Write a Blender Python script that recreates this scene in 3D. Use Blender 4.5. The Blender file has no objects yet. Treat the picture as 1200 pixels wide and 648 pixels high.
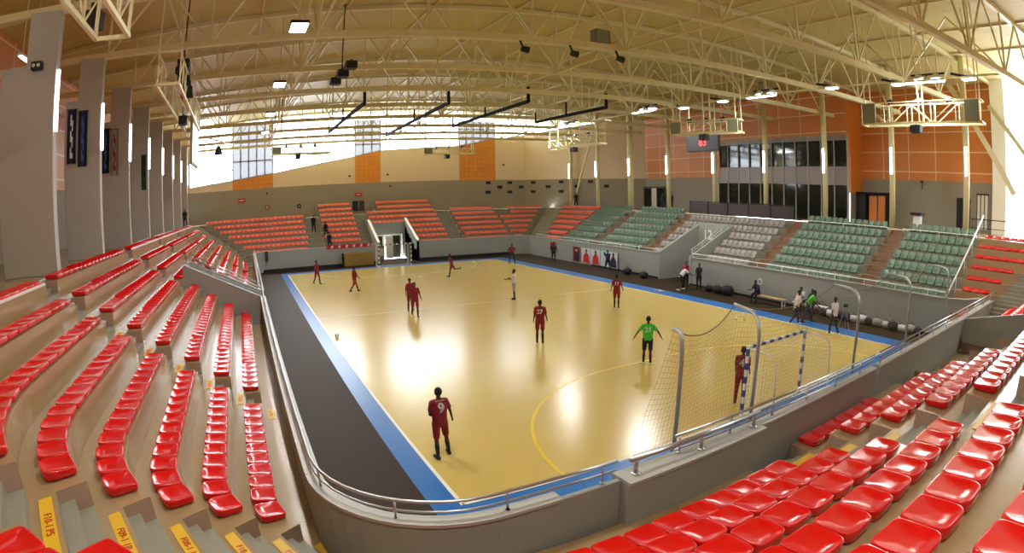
import bpy, bmesh, math, random
from mathutils import Matrix, Vector
from mathutils.bvhtree import BVHTree
random.seed(7)
SC = bpy.context.scene
COL = SC.collection
rad = math.radians

# ---------------------------------------------------------------- camera
CAMP = Vector((-3.57667, -9.29966, 6.07138))
R_ = Vector((0.88775349, -0.46006245, -0.01537153))
U_ = Vector((0.07849342, 0.11839077, 0.98985979))
F_ = Vector((0.45357748, 0.87995805, -0.14121369))
KK = (0.050371484699876595, -0.00014471319575817183, 3.8658424243205624e-05, -1.3639839804208457e-06)
cd = bpy.data.cameras.new('camera'); cam = bpy.data.objects.new('camera', cd); COL.objects.link(cam)
cd.type = 'PANO'; cd.panorama_type = 'FISHEYE_LENS_POLYNOMIAL'; cd.sensor_width = 36
cd.fisheye_fov = rad(170); cd.fisheye_polynomial_k0 = 0
cd.fisheye_polynomial_k1 = -KK[0]; cd.fisheye_polynomial_k2 = -KK[1]
cd.fisheye_polynomial_k3 = -KK[2]; cd.fisheye_polynomial_k4 = -KK[3]
cd.clip_end = 400
M = Matrix((R_, U_, -F_)).transposed().to_4x4(); M.translation = CAMP; cam.matrix_world = M
SC.camera = cam

# ---------------------------------------------------------------- view, world, large lights
vs = SC.view_settings
vs.view_transform = 'Standard'; vs.look = 'None'; vs.gamma = 1; vs.use_curve_mapping = False
vs.exposure = 0.32
SC.cycles.max_bounces = 7; SC.cycles.diffuse_bounces = 4; SC.cycles.glossy_bounces = 3
SC.cycles.transparent_max_bounces = 16; SC.cycles.caustics_reflective = False; SC.cycles.caustics_refractive = False
SC.cycles.sample_clamp_indirect = 12
W = bpy.data.worlds.new('overcast_sky'); SC.world = W; W.use_nodes = True
bg = W.node_tree.nodes['Background']; bg.inputs[0].default_value = (0.86, 0.93, 1.0, 1); bg.inputs[1].default_value = 13.0
FLOOD_W = 330.0       # watts of each hanging floodlight
ROW_W = 470.0        # watts of each big lamp cluster
def area(name, loc, rot, sx, sy, watts, col=(1, .98, .94)):
    l = bpy.data.lights.new(name, 'AREA'); l.shape = 'RECTANGLE'; l.size = sx; l.size_y = sy; l.energy = watts; l.color = col
    o = bpy.data.objects.new(name, l); COL.objects.link(o); o.location = loc; o.rotation_euler = rot
    return o
# daylight entering by the glazed walls: portals that guide the sky light in
for nm, loc, rot, sx, sy in (('far_window_daylight', (8.5, 51.6, 12.0), (rad(-90), 0, 0), 38, 7),
                             ('side_window_daylight', (37.1, -4.1, 10.0), (0, rad(90), 0), 11, 6)):
    l = area(nm, loc, rot, sx, sy, 1); l.data.cycles.is_portal = True

# ---------------------------------------------------------------- helpers
def lin(c):
    c = c / 255.0
    return c / 12.92 if c <= 0.04045 else ((c + 0.055) / 1.055) ** 2.4
def rgb(r, g, b): return (lin(r), lin(g), lin(b), 1)
MATS = {}
def mat(name, col, rough=0.6, metal=0.0, var=0.08, scale=3.0, bump=0.0, bscale=20.0, emit=None, coat=0.0, spec=0.5):
    m = bpy.data.materials.new(name); m.use_nodes = True; nt = m.node_tree; n = nt.nodes; b = n['Principled BSDF']
    b.inputs['Roughness'].default_value = rough; b.inputs['Metallic'].default_value = metal
    b.inputs['Specular IOR Level'].default_value = spec
    b.inputs['Coat Weight'].default_value = coat; b.inputs['Coat Roughness'].default_value = 0.12
    tc = n.new('ShaderNodeTexCoord')
    if var > 0:
        no = n.new('ShaderNodeTexNoise'); no.inputs['Scale'].default_value = scale; no.inputs['Detail'].default_value = 4
        nt.links.new(tc.outputs['Object'], no.inputs['Vector'])
        mx = n.new('ShaderNodeMix'); mx.data_type = 'RGBA'
        mx.inputs['A'].default_value = tuple(min(1, x * (1 - var)) for x in col[:3]) + (1,)
        mx.inputs['B'].default_value = tuple(min(1, x * (1 + var)) for x in col[:3]) + (1,)
        nt.links.new(no.outputs['Fac'], mx.inputs['Factor']); nt.links.new(mx.outputs['Result'], b.inputs['Base Color'])
    else:
        b.inputs['Base Color'].default_value = col
    if bump > 0:
        nb = n.new('ShaderNodeTexNoise'); nb.inputs['Scale'].default_value = bscale; nb.inputs['Detail'].default_value = 3
        nt.links.new(tc.outputs['Object'], nb.inputs['Vector'])
        bp = n.new('ShaderNodeBump'); bp.inputs['Strength'].default_value = bump; bp.inputs['Distance'].default_value = 0.02
        nt.links.new(nb.outputs['Fac'], bp.inputs['Height']); nt.links.new(bp.outputs['Normal'], b.inputs['Normal'])
    if emit:
        b.inputs['Emission Color'].default_value = emit[0]; b.inputs['Emission Strength'].default_value = emit[1]
    MATS[name] = m
    return m
def grid_mat(name, col, line, cu, cv, width, rough=0.5, axes='xz'):
    """plain panels with thin joint lines: brick texture without offset, in object space"""
    m = mat(name, col, rough, var=0.0); nt = m.node_tree; n = nt.nodes; b = n['Principled BSDF']
    tc = n.new('ShaderNodeTexCoord'); sp = n.new('ShaderNodeSeparateXYZ'); cb = n.new('ShaderNodeCombineXYZ')
    nt.links.new(tc.outputs['Object'], sp.inputs[0])
    nt.links.new(sp.outputs['XYZ'.index(axes[0].upper())], cb.inputs[0]); nt.links.new(sp.outputs['XYZ'.index(axes[1].upper())], cb.inputs[1])
    br = n.new('ShaderNodeTexBrick'); br.offset = 0.0; br.squash = 1.0
    br.inputs['Scale'].default_value = 1.0; br.inputs['Brick Width'].default_value = cu; br.inputs['Row Height'].default_value = cv
    br.inputs['Mortar Size'].default_value = width; br.inputs['Mortar Smooth'].default_value = 0.1
    br.inputs['Color1'].default_value = col; br.inputs['Color2'].default_value = tuple(c * .9 for c in col[:3]) + (1,)
    br.inputs['Mortar'].default_value = line
    nt.links.new(cb.outputs[0], br.inputs['Vector']); nt.links.new(br.outputs['Color'], b.inputs['Base Color'])
    return m
SEATRED = mat('glossy_red_plastic', rgb(212, 2, 8), 0.2, var=0.05, coat=0.4)
SEATSALMON = mat('salmon_red_plastic', rgb(228, 104, 78), 0.4, var=0.06)  # paler salmon red, used for the far stand and far right end block
SEATGREEN = mat('green_plastic', rgb(106, 132, 112), 0.38, var=0.08)
SEATGREY = mat('grey_plastic', rgb(158, 152, 148), 0.4, var=0.08)
BEIGE = mat('painted_beige_concrete', rgb(160, 134, 98), 0.22, var=0.10, scale=0.8, bump=0.12, bscale=3)
BROWNSTEP = mat('worn_brown_step_concrete', rgb(134, 104, 80), 0.55, var=0.15, scale=2)
RIGHTTREAD = mat('dull_grey_tread', rgb(126, 122, 106), 0.6, var=0.12, scale=2)
GREYSTEP = mat('grey_step_concrete', rgb(138, 134, 118), 0.6, var=0.15, scale=3)
GREYWALL = mat('grey_painted_parapet', rgb(152, 156, 152), 0.5, var=0.07, scale=0.6)
WALLGREY = mat('grey_plaster', rgb(152, 146, 130), 0.7, var=0.04, scale=0.5)
CREAM = mat('cream_plaster', rgb(226, 206, 176), 0.7, var=0.03, scale=0.4)
COPING = mat('pale_coping', rgb(178, 178, 172), 0.45, var=0.06)
STEEL = mat('brushed_steel', rgb(196, 200, 206), 0.28, metal=0.9, var=0.04)
GALV = mat('galvanised_post', rgb(178, 184, 184), 0.35, metal=0.6, var=0.06)
CREAMSTEEL = mat('cream_painted_steel', rgb(220, 212, 164), 0.42, var=0.05)
WHITEMET = mat('white_painted_metal', rgb(232, 232, 228), 0.35, var=0.0)
BLACKMET = mat('black_metal', rgb(18, 18, 21), 0.6, var=0.0)
NAVYSTEEL = mat('dark_blue_steel', rgb(24, 27, 44), 0.75, var=0.05, spec=.2)
TUBE = mat('lit_tube', rgb(255, 255, 255), 0.4, var=0, emit=((1, .97, 1, 1), 9))
LAMPFACE = mat('lit_lamp_face', rgb(255, 255, 255), 0.4, var=0, emit=((.95, 1, .97, 1), 26))
YELLOWPL = mat('yellow_step_plate', rgb(222, 176, 34), 0.45, var=0.06)
REDPAINT = mat('red_paint', rgb(186, 24, 30), 0.45, var=0.04)
WHITEPAINT = mat('white_paint', rgb(238, 238, 232), 0.4, var=0.0)
BLUEPAINT = mat('blue_paint', rgb(28, 62, 150), 0.4, var=0.0)
DARKBROWN = mat('dark_brown_board', rgb(62, 44, 44), 0.5, var=0.08)
MATFOAM = mat('ochre_mat_cover', rgb(150, 118, 48), 0.6, var=0.15, scale=4)
NETW = mat('white_net_cord', rgb(232, 228, 215), 0.8, var=0)
NETD = mat('dark_net_cord', rgb(134, 122, 80), 0.8, var=0)
SKIN = mat('dark_skin', rgb(62, 40, 32), 0.5, var=0.05)
HAIR = mat('black_hair', rgb(18, 15, 15), 0.8, var=0.0)
MAROON = mat('maroon_kit', rgb(124, 12, 28), 0.75, var=0.08, scale=8)
BLACKCL = mat('black_cloth', rgb(20, 20, 24), 0.8, var=0.1)
WHITECL = mat('white_cloth', rgb(206, 202, 206), 0.8, var=0.06)
GREYCL = mat('grey_cloth', rgb(150, 142, 140), 0.8, var=0.06)
GREENCL = mat('bright_green_cloth', rgb(66, 190, 48), 0.7, var=0.06)
REDCL = mat('red_cloth', rgb(190, 28, 40), 0.75, var=0.06)
NAVYCL = mat('navy_cloth', rgb(26, 30, 66), 0.8, var=0.1)
LIME = mat('lime_shoe', rgb(196, 232, 120), 0.5, var=0)
EYEW = mat('eye_white', rgb(220, 215, 205), 0.4, var=0)
TAN = mat('tan_bench_top', rgb(196, 158, 104), 0.5, var=0.08)
ORANGE = grid_mat('orange_wall_panels', rgb(220, 136, 62), rgb(240, 206, 164), 2.35, 1.45, 0.045, 0.45, 'yz')
ORANGEX = grid_mat('orange_perforated_panels', rgb(228, 150, 52), rgb(200, 122, 40), 0.55, 0.5, 0.02, 0.5, 'xz')
ORPLAIN = mat('orange_paint', rgb(220, 132, 54), 0.45, var=0.04)
GLASSP = bpy.data.materials.new('window_pane'); GLASSP.use_nodes = True
_n = GLASSP.node_tree.nodes; _l = GLASSP.node_tree.links; _n.remove(_n['Principled BSDF'])
_t = _n.new('ShaderNodeBsdfTransparent'); _g = _n.new('ShaderNodeBsdfGlossy'); _g.inputs['Roughness'].default_value = 0.03
_m = _n.new('ShaderNodeMixShader'); _m.inputs[0].default_value = 0.06
_l.new(_t.outputs[0], _m.inputs[1]); _l.new(_g.outputs[0], _m.inputs[2]); _l.new(_m.outputs[0], _n['Material Output'].inputs[0])
FROST = bpy.data.materials.new('frosted_grey_pane'); FROST.use_nodes = True
_n = FROST.node_tree.nodes; _l = FROST.node_tree.links; _b = _n['Principled BSDF']
_b.inputs['Base Color'].default_value = rgb(150, 150, 156); _b.inputs['Roughness'].default_value = 0.4
_tl = _n.new('ShaderNodeBsdfTranslucent'); _tl.inputs['Color'].default_value = (.1, .1, .11, 1)
_m = _n.new('ShaderNodeMixShader'); _m.inputs[0].default_value = 0.5
_l.new(_b.outputs[0], _m.inputs[1]); _l.new(_tl.outputs[0], _m.inputs[2]); _l.new(_m.outputs[0], _n['Material Output'].inputs[0])
DARKGLASS = mat('dark_room_glass', rgb(34, 38, 30), 0.06, var=0.35, scale=0.9)
GREYSPAN = mat('grey_spandrel_panel', rgb(150, 142, 140), 0.4, var=0.05)
LEDRED = mat('red_led_digits', rgb(220, 20, 30), 0.5, var=0, emit=((1, .05, .06, 1), 2.5))

class MB:
    def __init__(s): s.v = []; s.f = []; s.m = []; s.mats = []
    def mi(s, m):
        if m not in s.mats: s.mats.append(m)
        return s.mats.index(m)
    def face(s, pts, m):
        i = len(s.v); s.v += [tuple(p) for p in pts]; s.f.append(tuple(range(i, i + len(pts)))); s.m.append(s.mi(m))
    def prism(s, pts, z0, z1, m):      # pts: xy polygon (ccw), z0/z1 numbers or per-point lists
        n = len(pts); a = [z0] * n if not hasattr(z0, '__len__') else z0; b = [z1] * n if not hasattr(z1, '__len__') else z1
        i = len(s.v); s.v += [(p[0], p[1], a[k]) for k, p in enumerate(pts)] + [(p[0], p[1], b[k]) for k, p in enumerate(pts)]
        s.f.append(tuple(range(i + n - 1, i - 1, -1))); s.f.append(tuple(range(i + n, i + 2 * n)))
        for k in range(n):
            j = (k + 1) % n; s.f.append((i + k, i + j, i + n + j, i + n + k))
        s.m += [s.mi(m)] * (n + 2)
    def box(s, c, d, m, rot=None):
        i = len(s.v)
        for x in (-.5, .5):
            for y in (-.5, .5):
                for z in (-.5, .5):
                    p = Vector((x * d[0], y * d[1], z * d[2]))
                    if rot is not None: p = rot @ p
                    s.v.append(tuple(Vector(c) + p))
        for q in ((0, 1, 3, 2), (4, 6, 7, 5), (0, 4, 5, 1), (2, 3, 7, 6), (0, 2, 6, 4), (1, 5, 7, 3)):
            s.f.append(tuple(i + k for k in q)); s.m.append(s.mi(m))
    def bar(s, a, b, w, h, m, up=(0, 0, 1)):
        a = Vector(a); b = Vector(b); d = (b - a); L = d.length
        if L < 1e-6: return
        y = d.normalized(); x = y.cross(Vector(up))
        if x.length < 1e-3: x = y.cross(Vector((1, 0, 0)))
        x.normalize(); z = x.cross(y)
        s.box((a + b) / 2, (w, L, h), m, Matrix((x, y, z)).transposed())
    def tube(s, pts, r, m, n=8, closed=False):
        pts = [Vector(p) for p in pts]; N = len(pts); rs = r if hasattr(r, '__len__') else [r] * N
        i0 = len(s.v); px = None
        for k, p in enumerate(pts):
            if closed: d = pts[(k + 1) % N] - pts[k - 1]
            else: d = pts[min(k + 1, N - 1)] - pts[max(k - 1, 0)]
            d.normalize()
            if px is None:
                x = d.cross(Vector((0, 0, 1)))
                if x.length < 1e-3: x = d.cross(Vector((1, 0, 0)))
            else: x = px - d * px.dot(d)
            x.normalize(); px = x; y = d.cross(x)
            for q in range(n):
                a = 2 * math.pi * q / n; s.v.append(tuple(p + (x * math.cos(a) + y * math.sin(a)) * rs[k]))
        mi = s.mi(m)
        for k in range(N if closed else N - 1):
            k2 = (k + 1) % N
            for q in range(n):
                q2 = (q + 1) % n; s.f.append((i0 + k * n + q, i0 + k * n + q2, i0 + k2 * n + q2, i0 + k2 * n + q)); s.m.append(mi)
        if not closed:
            s.f.append(tuple(i0 + q for q in range(n - 1, -1, -1))); s.m.append(mi)
            s.f.append(tuple(i0 + (N - 1) * n + q for q in range(n))); s.m.append(mi)
    def ball(s, c, r, m, n=10, k=7, sc=(1, 1, 1)):
        c = Vector(c); i0 = len(s.v); mi = s.mi(m)
        for a in range(1, k):
            t = math.pi * a / k
            for q in range(n):
                f = 2 * math.pi * q / n
                s.v.append((c.x + r * sc[0] * math.sin(t) * math.cos(f), c.y + r * sc[1] * math.sin(t) * math.sin(f), c.z + r * sc[2] * math.cos(t)))
        s.v.append((c.x, c.y, c.z + r * sc[2])); s.v.append((c.x, c.y, c.z - r * sc[2])); T = len(s.v) - 2; B = T + 1
        for a in range(k - 2):
            for q in range(n):
                q2 = (q + 1) % n; s.f.append((i0 + a * n + q, i0 + (a + 1) * n + q, i0 + (a + 1) * n + q2, i0 + a * n + q2)); s.m.append(mi)
        for q in range(n):
            q2 = (q + 1) % n; s.f.append((T, i0 + q, i0 + q2)); s.m.append(mi)
            s.f.append((B, i0 + (k - 2) * n + q2, i0 + (k - 2) * n + q)); s.m.append(mi)
    def mesh(s, name, smooth=False):
        me = bpy.data.meshes.new(name); me.from_pydata(s.v, [], s.f)
        for m in s.mats: me.materials.append(m)
        me.polygons.foreach_set('material_index', s.m)
        if smooth: me.polygons.foreach_set('use_smooth', [True] * len(s.f))
        me.update(); return me
    def build(s, name, parent=None, smooth=False, loc=None, rz=0, bevel=0):
        o = bpy.data.objects.new(name, s.mesh(name, smooth)); COL.objects.link(o)
        if parent: o.parent = parent
        if loc is not None: o.location = loc; o.rotation_euler = (0, 0, rz)
        if bevel:
            b = o.modifiers.new('bevel', 'BEVEL'); b.width = bevel; b.segments = 2; b.limit_method = 'ANGLE'
        return o
def tag(o, label=None, cat=None, group=None, kind=None):
    if label: o['label'] = label
    if cat: o['category'] = cat
    if group: o['group'] = group
    if kind: o['kind'] = kind
    return o
def empty(name, loc, rz=0):
    o = bpy.data.objects.new(name, None); COL.objects.link(o); o.location = loc; o.rotation_euler = (0, 0, rz); o.empty_display_size = .2
    return o
def struct(o): o['kind'] = 'structure'; return o
def dup(o, parent=None):
    c = o.copy(); COL.objects.link(c)
    if parent: c.parent = parent
    for ch in o.children: dup(ch, c)
    return c
def text_mesh(name, s, size, m, parent=None, align='CENTER', bold=0.0):
    cu = bpy.data.curves.new(name, 'FONT'); cu.body = s; cu.size = size; cu.align_x = align; cu.align_y = 'CENTER'; cu.extrude = 0.0015; cu.offset = bold * size
    t = bpy.data.objects.new(name + '_tmp', cu); COL.objects.link(t)
    dg = bpy.context.evaluated_depsgraph_get(); me = bpy.data.meshes.new_from_object(t.evaluated_get(dg))
    bpy.data.objects.remove(t); me.materials.clear(); me.materials.append(m); me.name = name
    o = bpy.data.objects.new(name, me); COL.objects.link(o)
    if parent: o.parent = parent
    return o
ORD = ['first', 'second', 'third', 'fourth', 'fifth', 'sixth', 'seventh', 'eighth', 'ninth', 'tenth', 'eleventh', 'twelfth', 'thirteenth',
       'fourteenth', 'fifteenth', 'sixteenth', 'seventeenth', 'eighteenth', 'nineteenth', 'twentieth']
def ordn(i):
    if i < 20: return ORD[i]
    t, u = divmod(i + 1, 10)
    tens = {2: 'twent', 3: 'thirt', 4: 'fort', 5: 'fift', 6: 'sixt'}[t]
    return tens + 'ieth' if u == 0 else tens + 'y-' + ORD[u - 1]

# ================================================================ STRUCTURE
T0 = 1.15; RISE = 0.5
def TZ(k): return T0 + RISE * k
# ---- floor with the court painted on it
courtm = mat('yellow_varnished_court', rgb(208, 182, 98), 0.215, var=0.06, scale=0.35, coat=0.0, spec=1.0)
nt = courtm.node_tree; n = nt.nodes; tc = n.new('ShaderNodeTexCoord')
mp = n.new('ShaderNodeMapping'); mp.inputs['Scale'].default_value = (0.55, 2.2, 1); nt.links.new(tc.outputs['Object'], mp.inputs[0])
nn = n.new('ShaderNodeTexNoise'); nn.inputs['Scale'].default_value = 1.6; nn.inputs['Detail'].default_value = 2; nt.links.new(mp.outputs[0], nn.inputs['Vector'])
bp = n.new('ShaderNodeBump'); bp.inputs['Strength'].default_value = 0.3; bp.inputs['Distance'].default_value = 0.012
nt.links.new(nn.outputs['Fac'], bp.inputs['Height']); nt.links.new(bp.outputs['Normal'], n['Principled BSDF'].inputs['Normal'])
bluem = mat('blue_court_border', rgb(32, 108, 184), 0.3, var=0.08, scale=0.5, bump=0.05, bscale=2)
brownm = mat('dark_brown_sports_floor', rgb(48, 32, 15), 0.62, var=0.12, scale=0.5, spec=0.2)
linew = mat('white_court_line', rgb(236, 232, 215), 0.35, var=0)
linef = mat('faded_pale_line', rgb(228, 200, 140), 0.3, var=0.1)
liney = mat('yellow_court_line', rgb(236, 204, 40), 0.3, var=0)
linek = mat('brown_court_line', rgb(150, 112, 52), 0.3, var=0.1)
fb = MB()
xs = [-6, -0.62, 0, 20, 21.25, 30]; ys = [-8, -1.3, 0, 40, 41.1, 47]
for i in range(5):
    for j in range(5):
        m = brownm
        if 1 <= i <= 3 and 1 <= j <= 3: m = bluem
        if i == 2 and j == 2: m = courtm
        fb.face([(xs[i], ys[j], 0), (xs[i + 1], ys[j], 0), (xs[i + 1], ys[j + 1], 0), (xs[i], ys[j + 1], 0)], m)
def strip(a, b, w, m, z=0.003):
    a = Vector(a); b = Vector(b); d = (b - a).normalized(); nrm = Vector((-d.y, d.x)) * w / 2
    fb.face([(a.x - nrm.x, a.y - nrm.y, z), (b.x - nrm.x, b.y - nrm.y, z), (b.x + nrm.x, b.y + nrm.y, z), (a.x + nrm.x, a.y + nrm.y, z)], m)
def arc(c, r, a0, a1, w, m, n=48, dash=False):
    for k in range(n):
        if dash and k % 2: continue
        t0 = a0 + (a1 - a0) * k / n; t1 = a0 + (a1 - a0) * (k + 1) / n; z = 0.003
        fb.face([(c[0] + q * math.cos(t), c[1] + q * math.sin(t), z) for q, t in ((r - w / 2, t0), (r + w / 2, t0), (r + w / 2, t1), (r - w / 2, t1))], m)
for a, b in (((0, -.04), (0, 40.04)), ((20, -.04), (20, 40.04)), ((0, 0), (20, 0)), ((0, 40), (20, 40))): strip(a, b, 0.09, linew)
strip((0.05, 20), (19.95, 20), 0.09, linef)
arc((10, 20), 1.8, 0, 2 * math.pi, 0.06, linek)
for yy, s_ in ((0, 1), (40, -1)):
    m = liney if yy == 0 else linef
    arc((8.5, yy), 6, math.pi, math.pi - s_ * math.pi / 2, 0.09, m, 24)
    arc((11.5, yy), 6, 0, s_ * math.pi / 2, 0.09, m, 24)
    strip((8.5, yy + 6 * s_), (11.5, yy + 6 * s_), 0.09, m)
    if yy: strip((9.5, yy + 7 * s_), (10.5, yy + 7 * s_), 0.08, linef)
fb.build('floor')['kind'] = 'structure'

# ---- bowl geometry: P(s, kf) gives the plan position of the front of row kf
def PL(s, kf): return Vector((-3.65 - .8 * kf, s))                                  # left stand
CC = Vector((-2.13, -.6)); CA = Vector((-.829, -.559)); CT = Vector((.559, -.829))
def PA(s, kf):                                                                      # left stand's curved end
    t = s * rad(34); r = 1.52 + .8 * kf
    return CC + Vector((-math.cos(t), -math.sin(t))) * r
def PS(s, kf): return CC + CA * (1.52 + .8 * kf + .3 * s) + CT * 1.44 * s                     # corner stairs
def yn(kf): return -3.58 - .9 * kf
def PB(s, kf):                                                                      # curve from the corner into the near stand
    a = PS(1, kf); drop = max(a.y - yn(kf), 0.02); b = a + Vector((drop, -drop)); c = b + Vector((drop * 1.1 + .5, 0)); c.x = max(c.x, 0.6 + .0 * kf)
    if a.y < yn(kf): return a.lerp(Vector((0.6, yn(kf))), s)
    return a * (1 - s) ** 2 + b * 2 * s * (1 - s) + Vector((c.x, yn(kf))) * s * s
def xnb(kf): return PB(1, kf).x
def PN(s, kf): return Vector((s, yn(kf)))                                           # near stand
def PF(s, kf): return Vector((s, 43.45 + .8 * kf))                                  # far stand
RU = Vector((.044, .999)); RV = Vector((.999, -.044)); RO = Vector((23.15, 0))
def RP(s, D): return RO + RU * s + RV * D
def PR(s, kf): return RP(s, .55 + .8 * kf)                                          # right stand
def lerpf(P, sa, sb): return lambda s, kf: P((sa(kf) if callable(sa) else sa) * (1 - s) + (sb(kf) if callable(sb) else sb) * s, kf)

def quad(mb, pts, m): mb.face(pts, m)
def v3(p, z): return (p.x, p.y, z)
def block(mb, P, sa, sb, k0, k1, n, m=BEIGE, first_from=None):
    Q = lerpf(P, sa, sb)
    for k in range(k0, k1):
        z = TZ(k); zl = TZ(k - 1) if (k > k0 or first_from is None) else first_from
        for i in range(n):
            a, b = i / n, (i + 1) / n
            mb.face([v3(Q(a, k), zl), v3(Q(b, k), zl), v3(Q(b, k), z), v3(Q(a, k), z)], m)
            mb.face([v3(Q(a, k), z), v3(Q(b, k), z), v3(Q(b, k + 1), z), v3(Q(a, k + 1), z)], m)
def steps(mb, P, sa, sb, k0, k1, m=GREYSTEP, top=BEIGE, ends=(0, 1)):
    Q = lerpf(P, sa, sb)
    for k in range(k0, k1):
        zl = TZ(k - 1); z = TZ(k); h = RISE / 3
        for j in range(3):
            f0 = k + j * .27; f1 = k + (j + 1) * .27 if j < 2 else k + 1; zz = zl + h * (j + 1)
            mm = m if j < 2 else top
            mb.face([v3(Q(0, f0), zz - h), v3(Q(1, f0), zz - h), v3(Q(1, f0), zz), v3(Q(0, f0), zz)], m)
            mb.face([v3(Q(0, f0), zz), v3(Q(1, f0), zz), v3(Q(1, f1), zz), v3(Q(0, f1), zz)], mm)
            if j < 2:
                for e in ends: mb.face([v3(Q(e, f0), zz - .01), v3(Q(e, f1), zz - .01), v3(Q(e, f1), z), v3(Q(e, f0), z)], SIDEM)
SIDEM = mat('taupe_step_side', rgb(164, 138, 120), 0.5, var=0.06)
def side(mb, P, s, k0, k1, z0, m):
    for k in range(k0, k1):
        a = P(s(k) if callable(s) else s, k); b = P(s(k + 1) if callable(s) else s, k + 1)
        mb.face([v3(a, z0), v3(b, z0), v3(b, TZ(k)), v3(a, TZ(k))], m)
NR = 8
WALK = TZ(-1)
# left stand
tb = MB()
block(tb, PL, -.6, 4.6, 0, NR, 1); block(tb, PA, 0, 1, 0, NR, 8)
steps(tb, PL, 4.6, 5.5, 0, NR)
block(tb, PL, 5.5, 17.1, 0, 4, 1); block(tb, PL, 5.5, 15.0, 4, NR, 1); steps(tb, PL, 15.0, 16.2, 4, NR); block(tb, PL, 16.2, 24.1, 4, NR, 1, first_from=.2)
block(tb, PL, 19.1, 24.1, 0, 4, 1)
side(tb, PL, 17.1, 0, 4, 0, GREYWALL); side(tb, PL, 19.1, 0, 4, 0, GREYWALL)
steps(tb, PL, 24.1, 25.1, 0, NR); block(tb, PL, 25.1, 33.6, 0, NR, 1); steps(tb, PL, 33.6, 34.6, 0, NR)
block(tb, PL, 34.6, lambda k: 43.2 + .75 * k - .9, 0, NR, 1)
# mitre stair between left and far stands
def PD1(s, kf): return PL(43.2 + .75 * kf - .9, kf).lerp(PF(-3.65 - .8 * kf + 1.0, kf), s)
steps(tb, PD1, 0, 1, 0, NR)
# lower walkway behind the parapet, left + corner
def walk(P, sa, sb, Pw, n):
    for i in range(n):
        a = sa + (sb - sa) * i / n; b = sa + (sb - sa) * (i + 1) / n
        tb.face([v3(P(a, 0), WALK), v3(P(b, 0), WALK), v3(Pw(b), WALK), v3(Pw(a), WALK)], BEIGE)
WC = Vector((-.85, -1.25)); WR = 2.05
def wall_in(a):  # inner face of the corner parapet, a = angle from -X axis towards -Y
    return WC + Vector((-math.cos(a), -math.sin(a))) * WR
walk(PL, -.6, 17.1, lambda s: Vector((-2.9, s)), 4); walk(PL, 19.1, 43.3, lambda s: Vector((-2.9, s)), 4)
walk(PA, 0, 1, lambda s: wall_in(rad(-18 + 50 * s)), 8)
walk(PS, 0, 1, lambda s: wall_in(rad(32 + 23 * s)), 4); walk(PB, 0, 1, lambda s: wall_in(rad(55 + 30 * s)), 6)
steps(tb, PS, 0, 1, 0, NR + 1)
struct(tb.build('terrace_left'))
# near stand
tb = MB()
block(tb, PB, 0, 1, 0, NR + 1, 10)
block(tb, PN, xnb, 4.2, 0, NR + 1, 1); steps(tb, PN, 4.2, 5.8, 0, NR + 1)
block(tb, PN, 5.8, 11.5, 0, 4, 1); block(tb, PN, 5.8, 30.5, 4, NR + 1, 1); steps(tb, PN, 11.5, 13.2, 0, 4, ends=(0,))
block(tb, PN, 19.2, 30.5, 0, 4, 1); side(tb, PN, 13.2, 0, 4, 0, SIDEM); side(tb, PN, 19.2, 0, 4, 0, SIDEM)
tb.face([(13.2, yn(0), .65), (19.2, yn(0), .65), (19.2, yn(4), .65), (13.2, yn(4), .65)], BEIGE); tb.face([(13.2, yn(4), 0), (19.2, yn(4), 0), (19.2, yn(4), TZ(4)), (13.2, yn(4), TZ(4))], GREYWALL)
struct(tb.build('terrace_near'))
# far stand
FK = NR
tb = MB()
def xfa(k): return -3.65 - .8 * k + 1.0
def xfe(k): return 25.0 + .85 * k
block(tb, PF, xfa, 2.8, 0, NR, 1, GREYSTEP); steps(tb, PF, 2.8, 4.2, 0, NR, GREYSTEP, GREYSTEP)
block(tb, PF, 4.2, 8.2, 0, 10, 1, GREYSTEP); steps(tb, PF, 8.2, 9.3, 0, NR, GREYSTEP, GREYSTEP)
block(tb, PF, 9.3, 13.2, 5, NR, 1, GREYSTEP, first_from=2.6)
block(tb, PF, 13.2, 17.3, 0, NR, 1, GREYSTEP); block(tb, PF, 10.6, 17.3, NR, 10, 1, GREYSTEP)
steps(tb, PF, 17.3, 18.8, 0, NR, GREYSTEP, GREYSTEP)
block(tb, PF, 18.8, xfe, 0, 6, 1, GREYSTEP)
block(tb, PF, 18.8, 24.4, 6, NR, 1, GREYSTEP); block(tb, PF, 25.9, xfe, 6, NR, 1, GREYSTEP); steps(tb, PF, 24.4, 25.9, 6, NR, GREYSTEP, GREYSTEP)
for s_ in (9.3, 13.2): side(tb, PF, s_, 0, 5, 0, GREYWALL)
for s_ in (4.2, 8.2, 10.6, 17.3): side(tb, PF, s_, 8, 10, 4.4, GREYWALL)
def srt(k): return 42.0 + .75 * k
def PD2(s, kf): return PF(xfe(kf), kf).lerp(PR(srt(kf) - 1.0, kf), s)
steps(tb, PD2, 0, 1, 0, NR, GREYSTEP, GREYSTEP)
struct(tb.build('terrace_far'))
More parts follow.
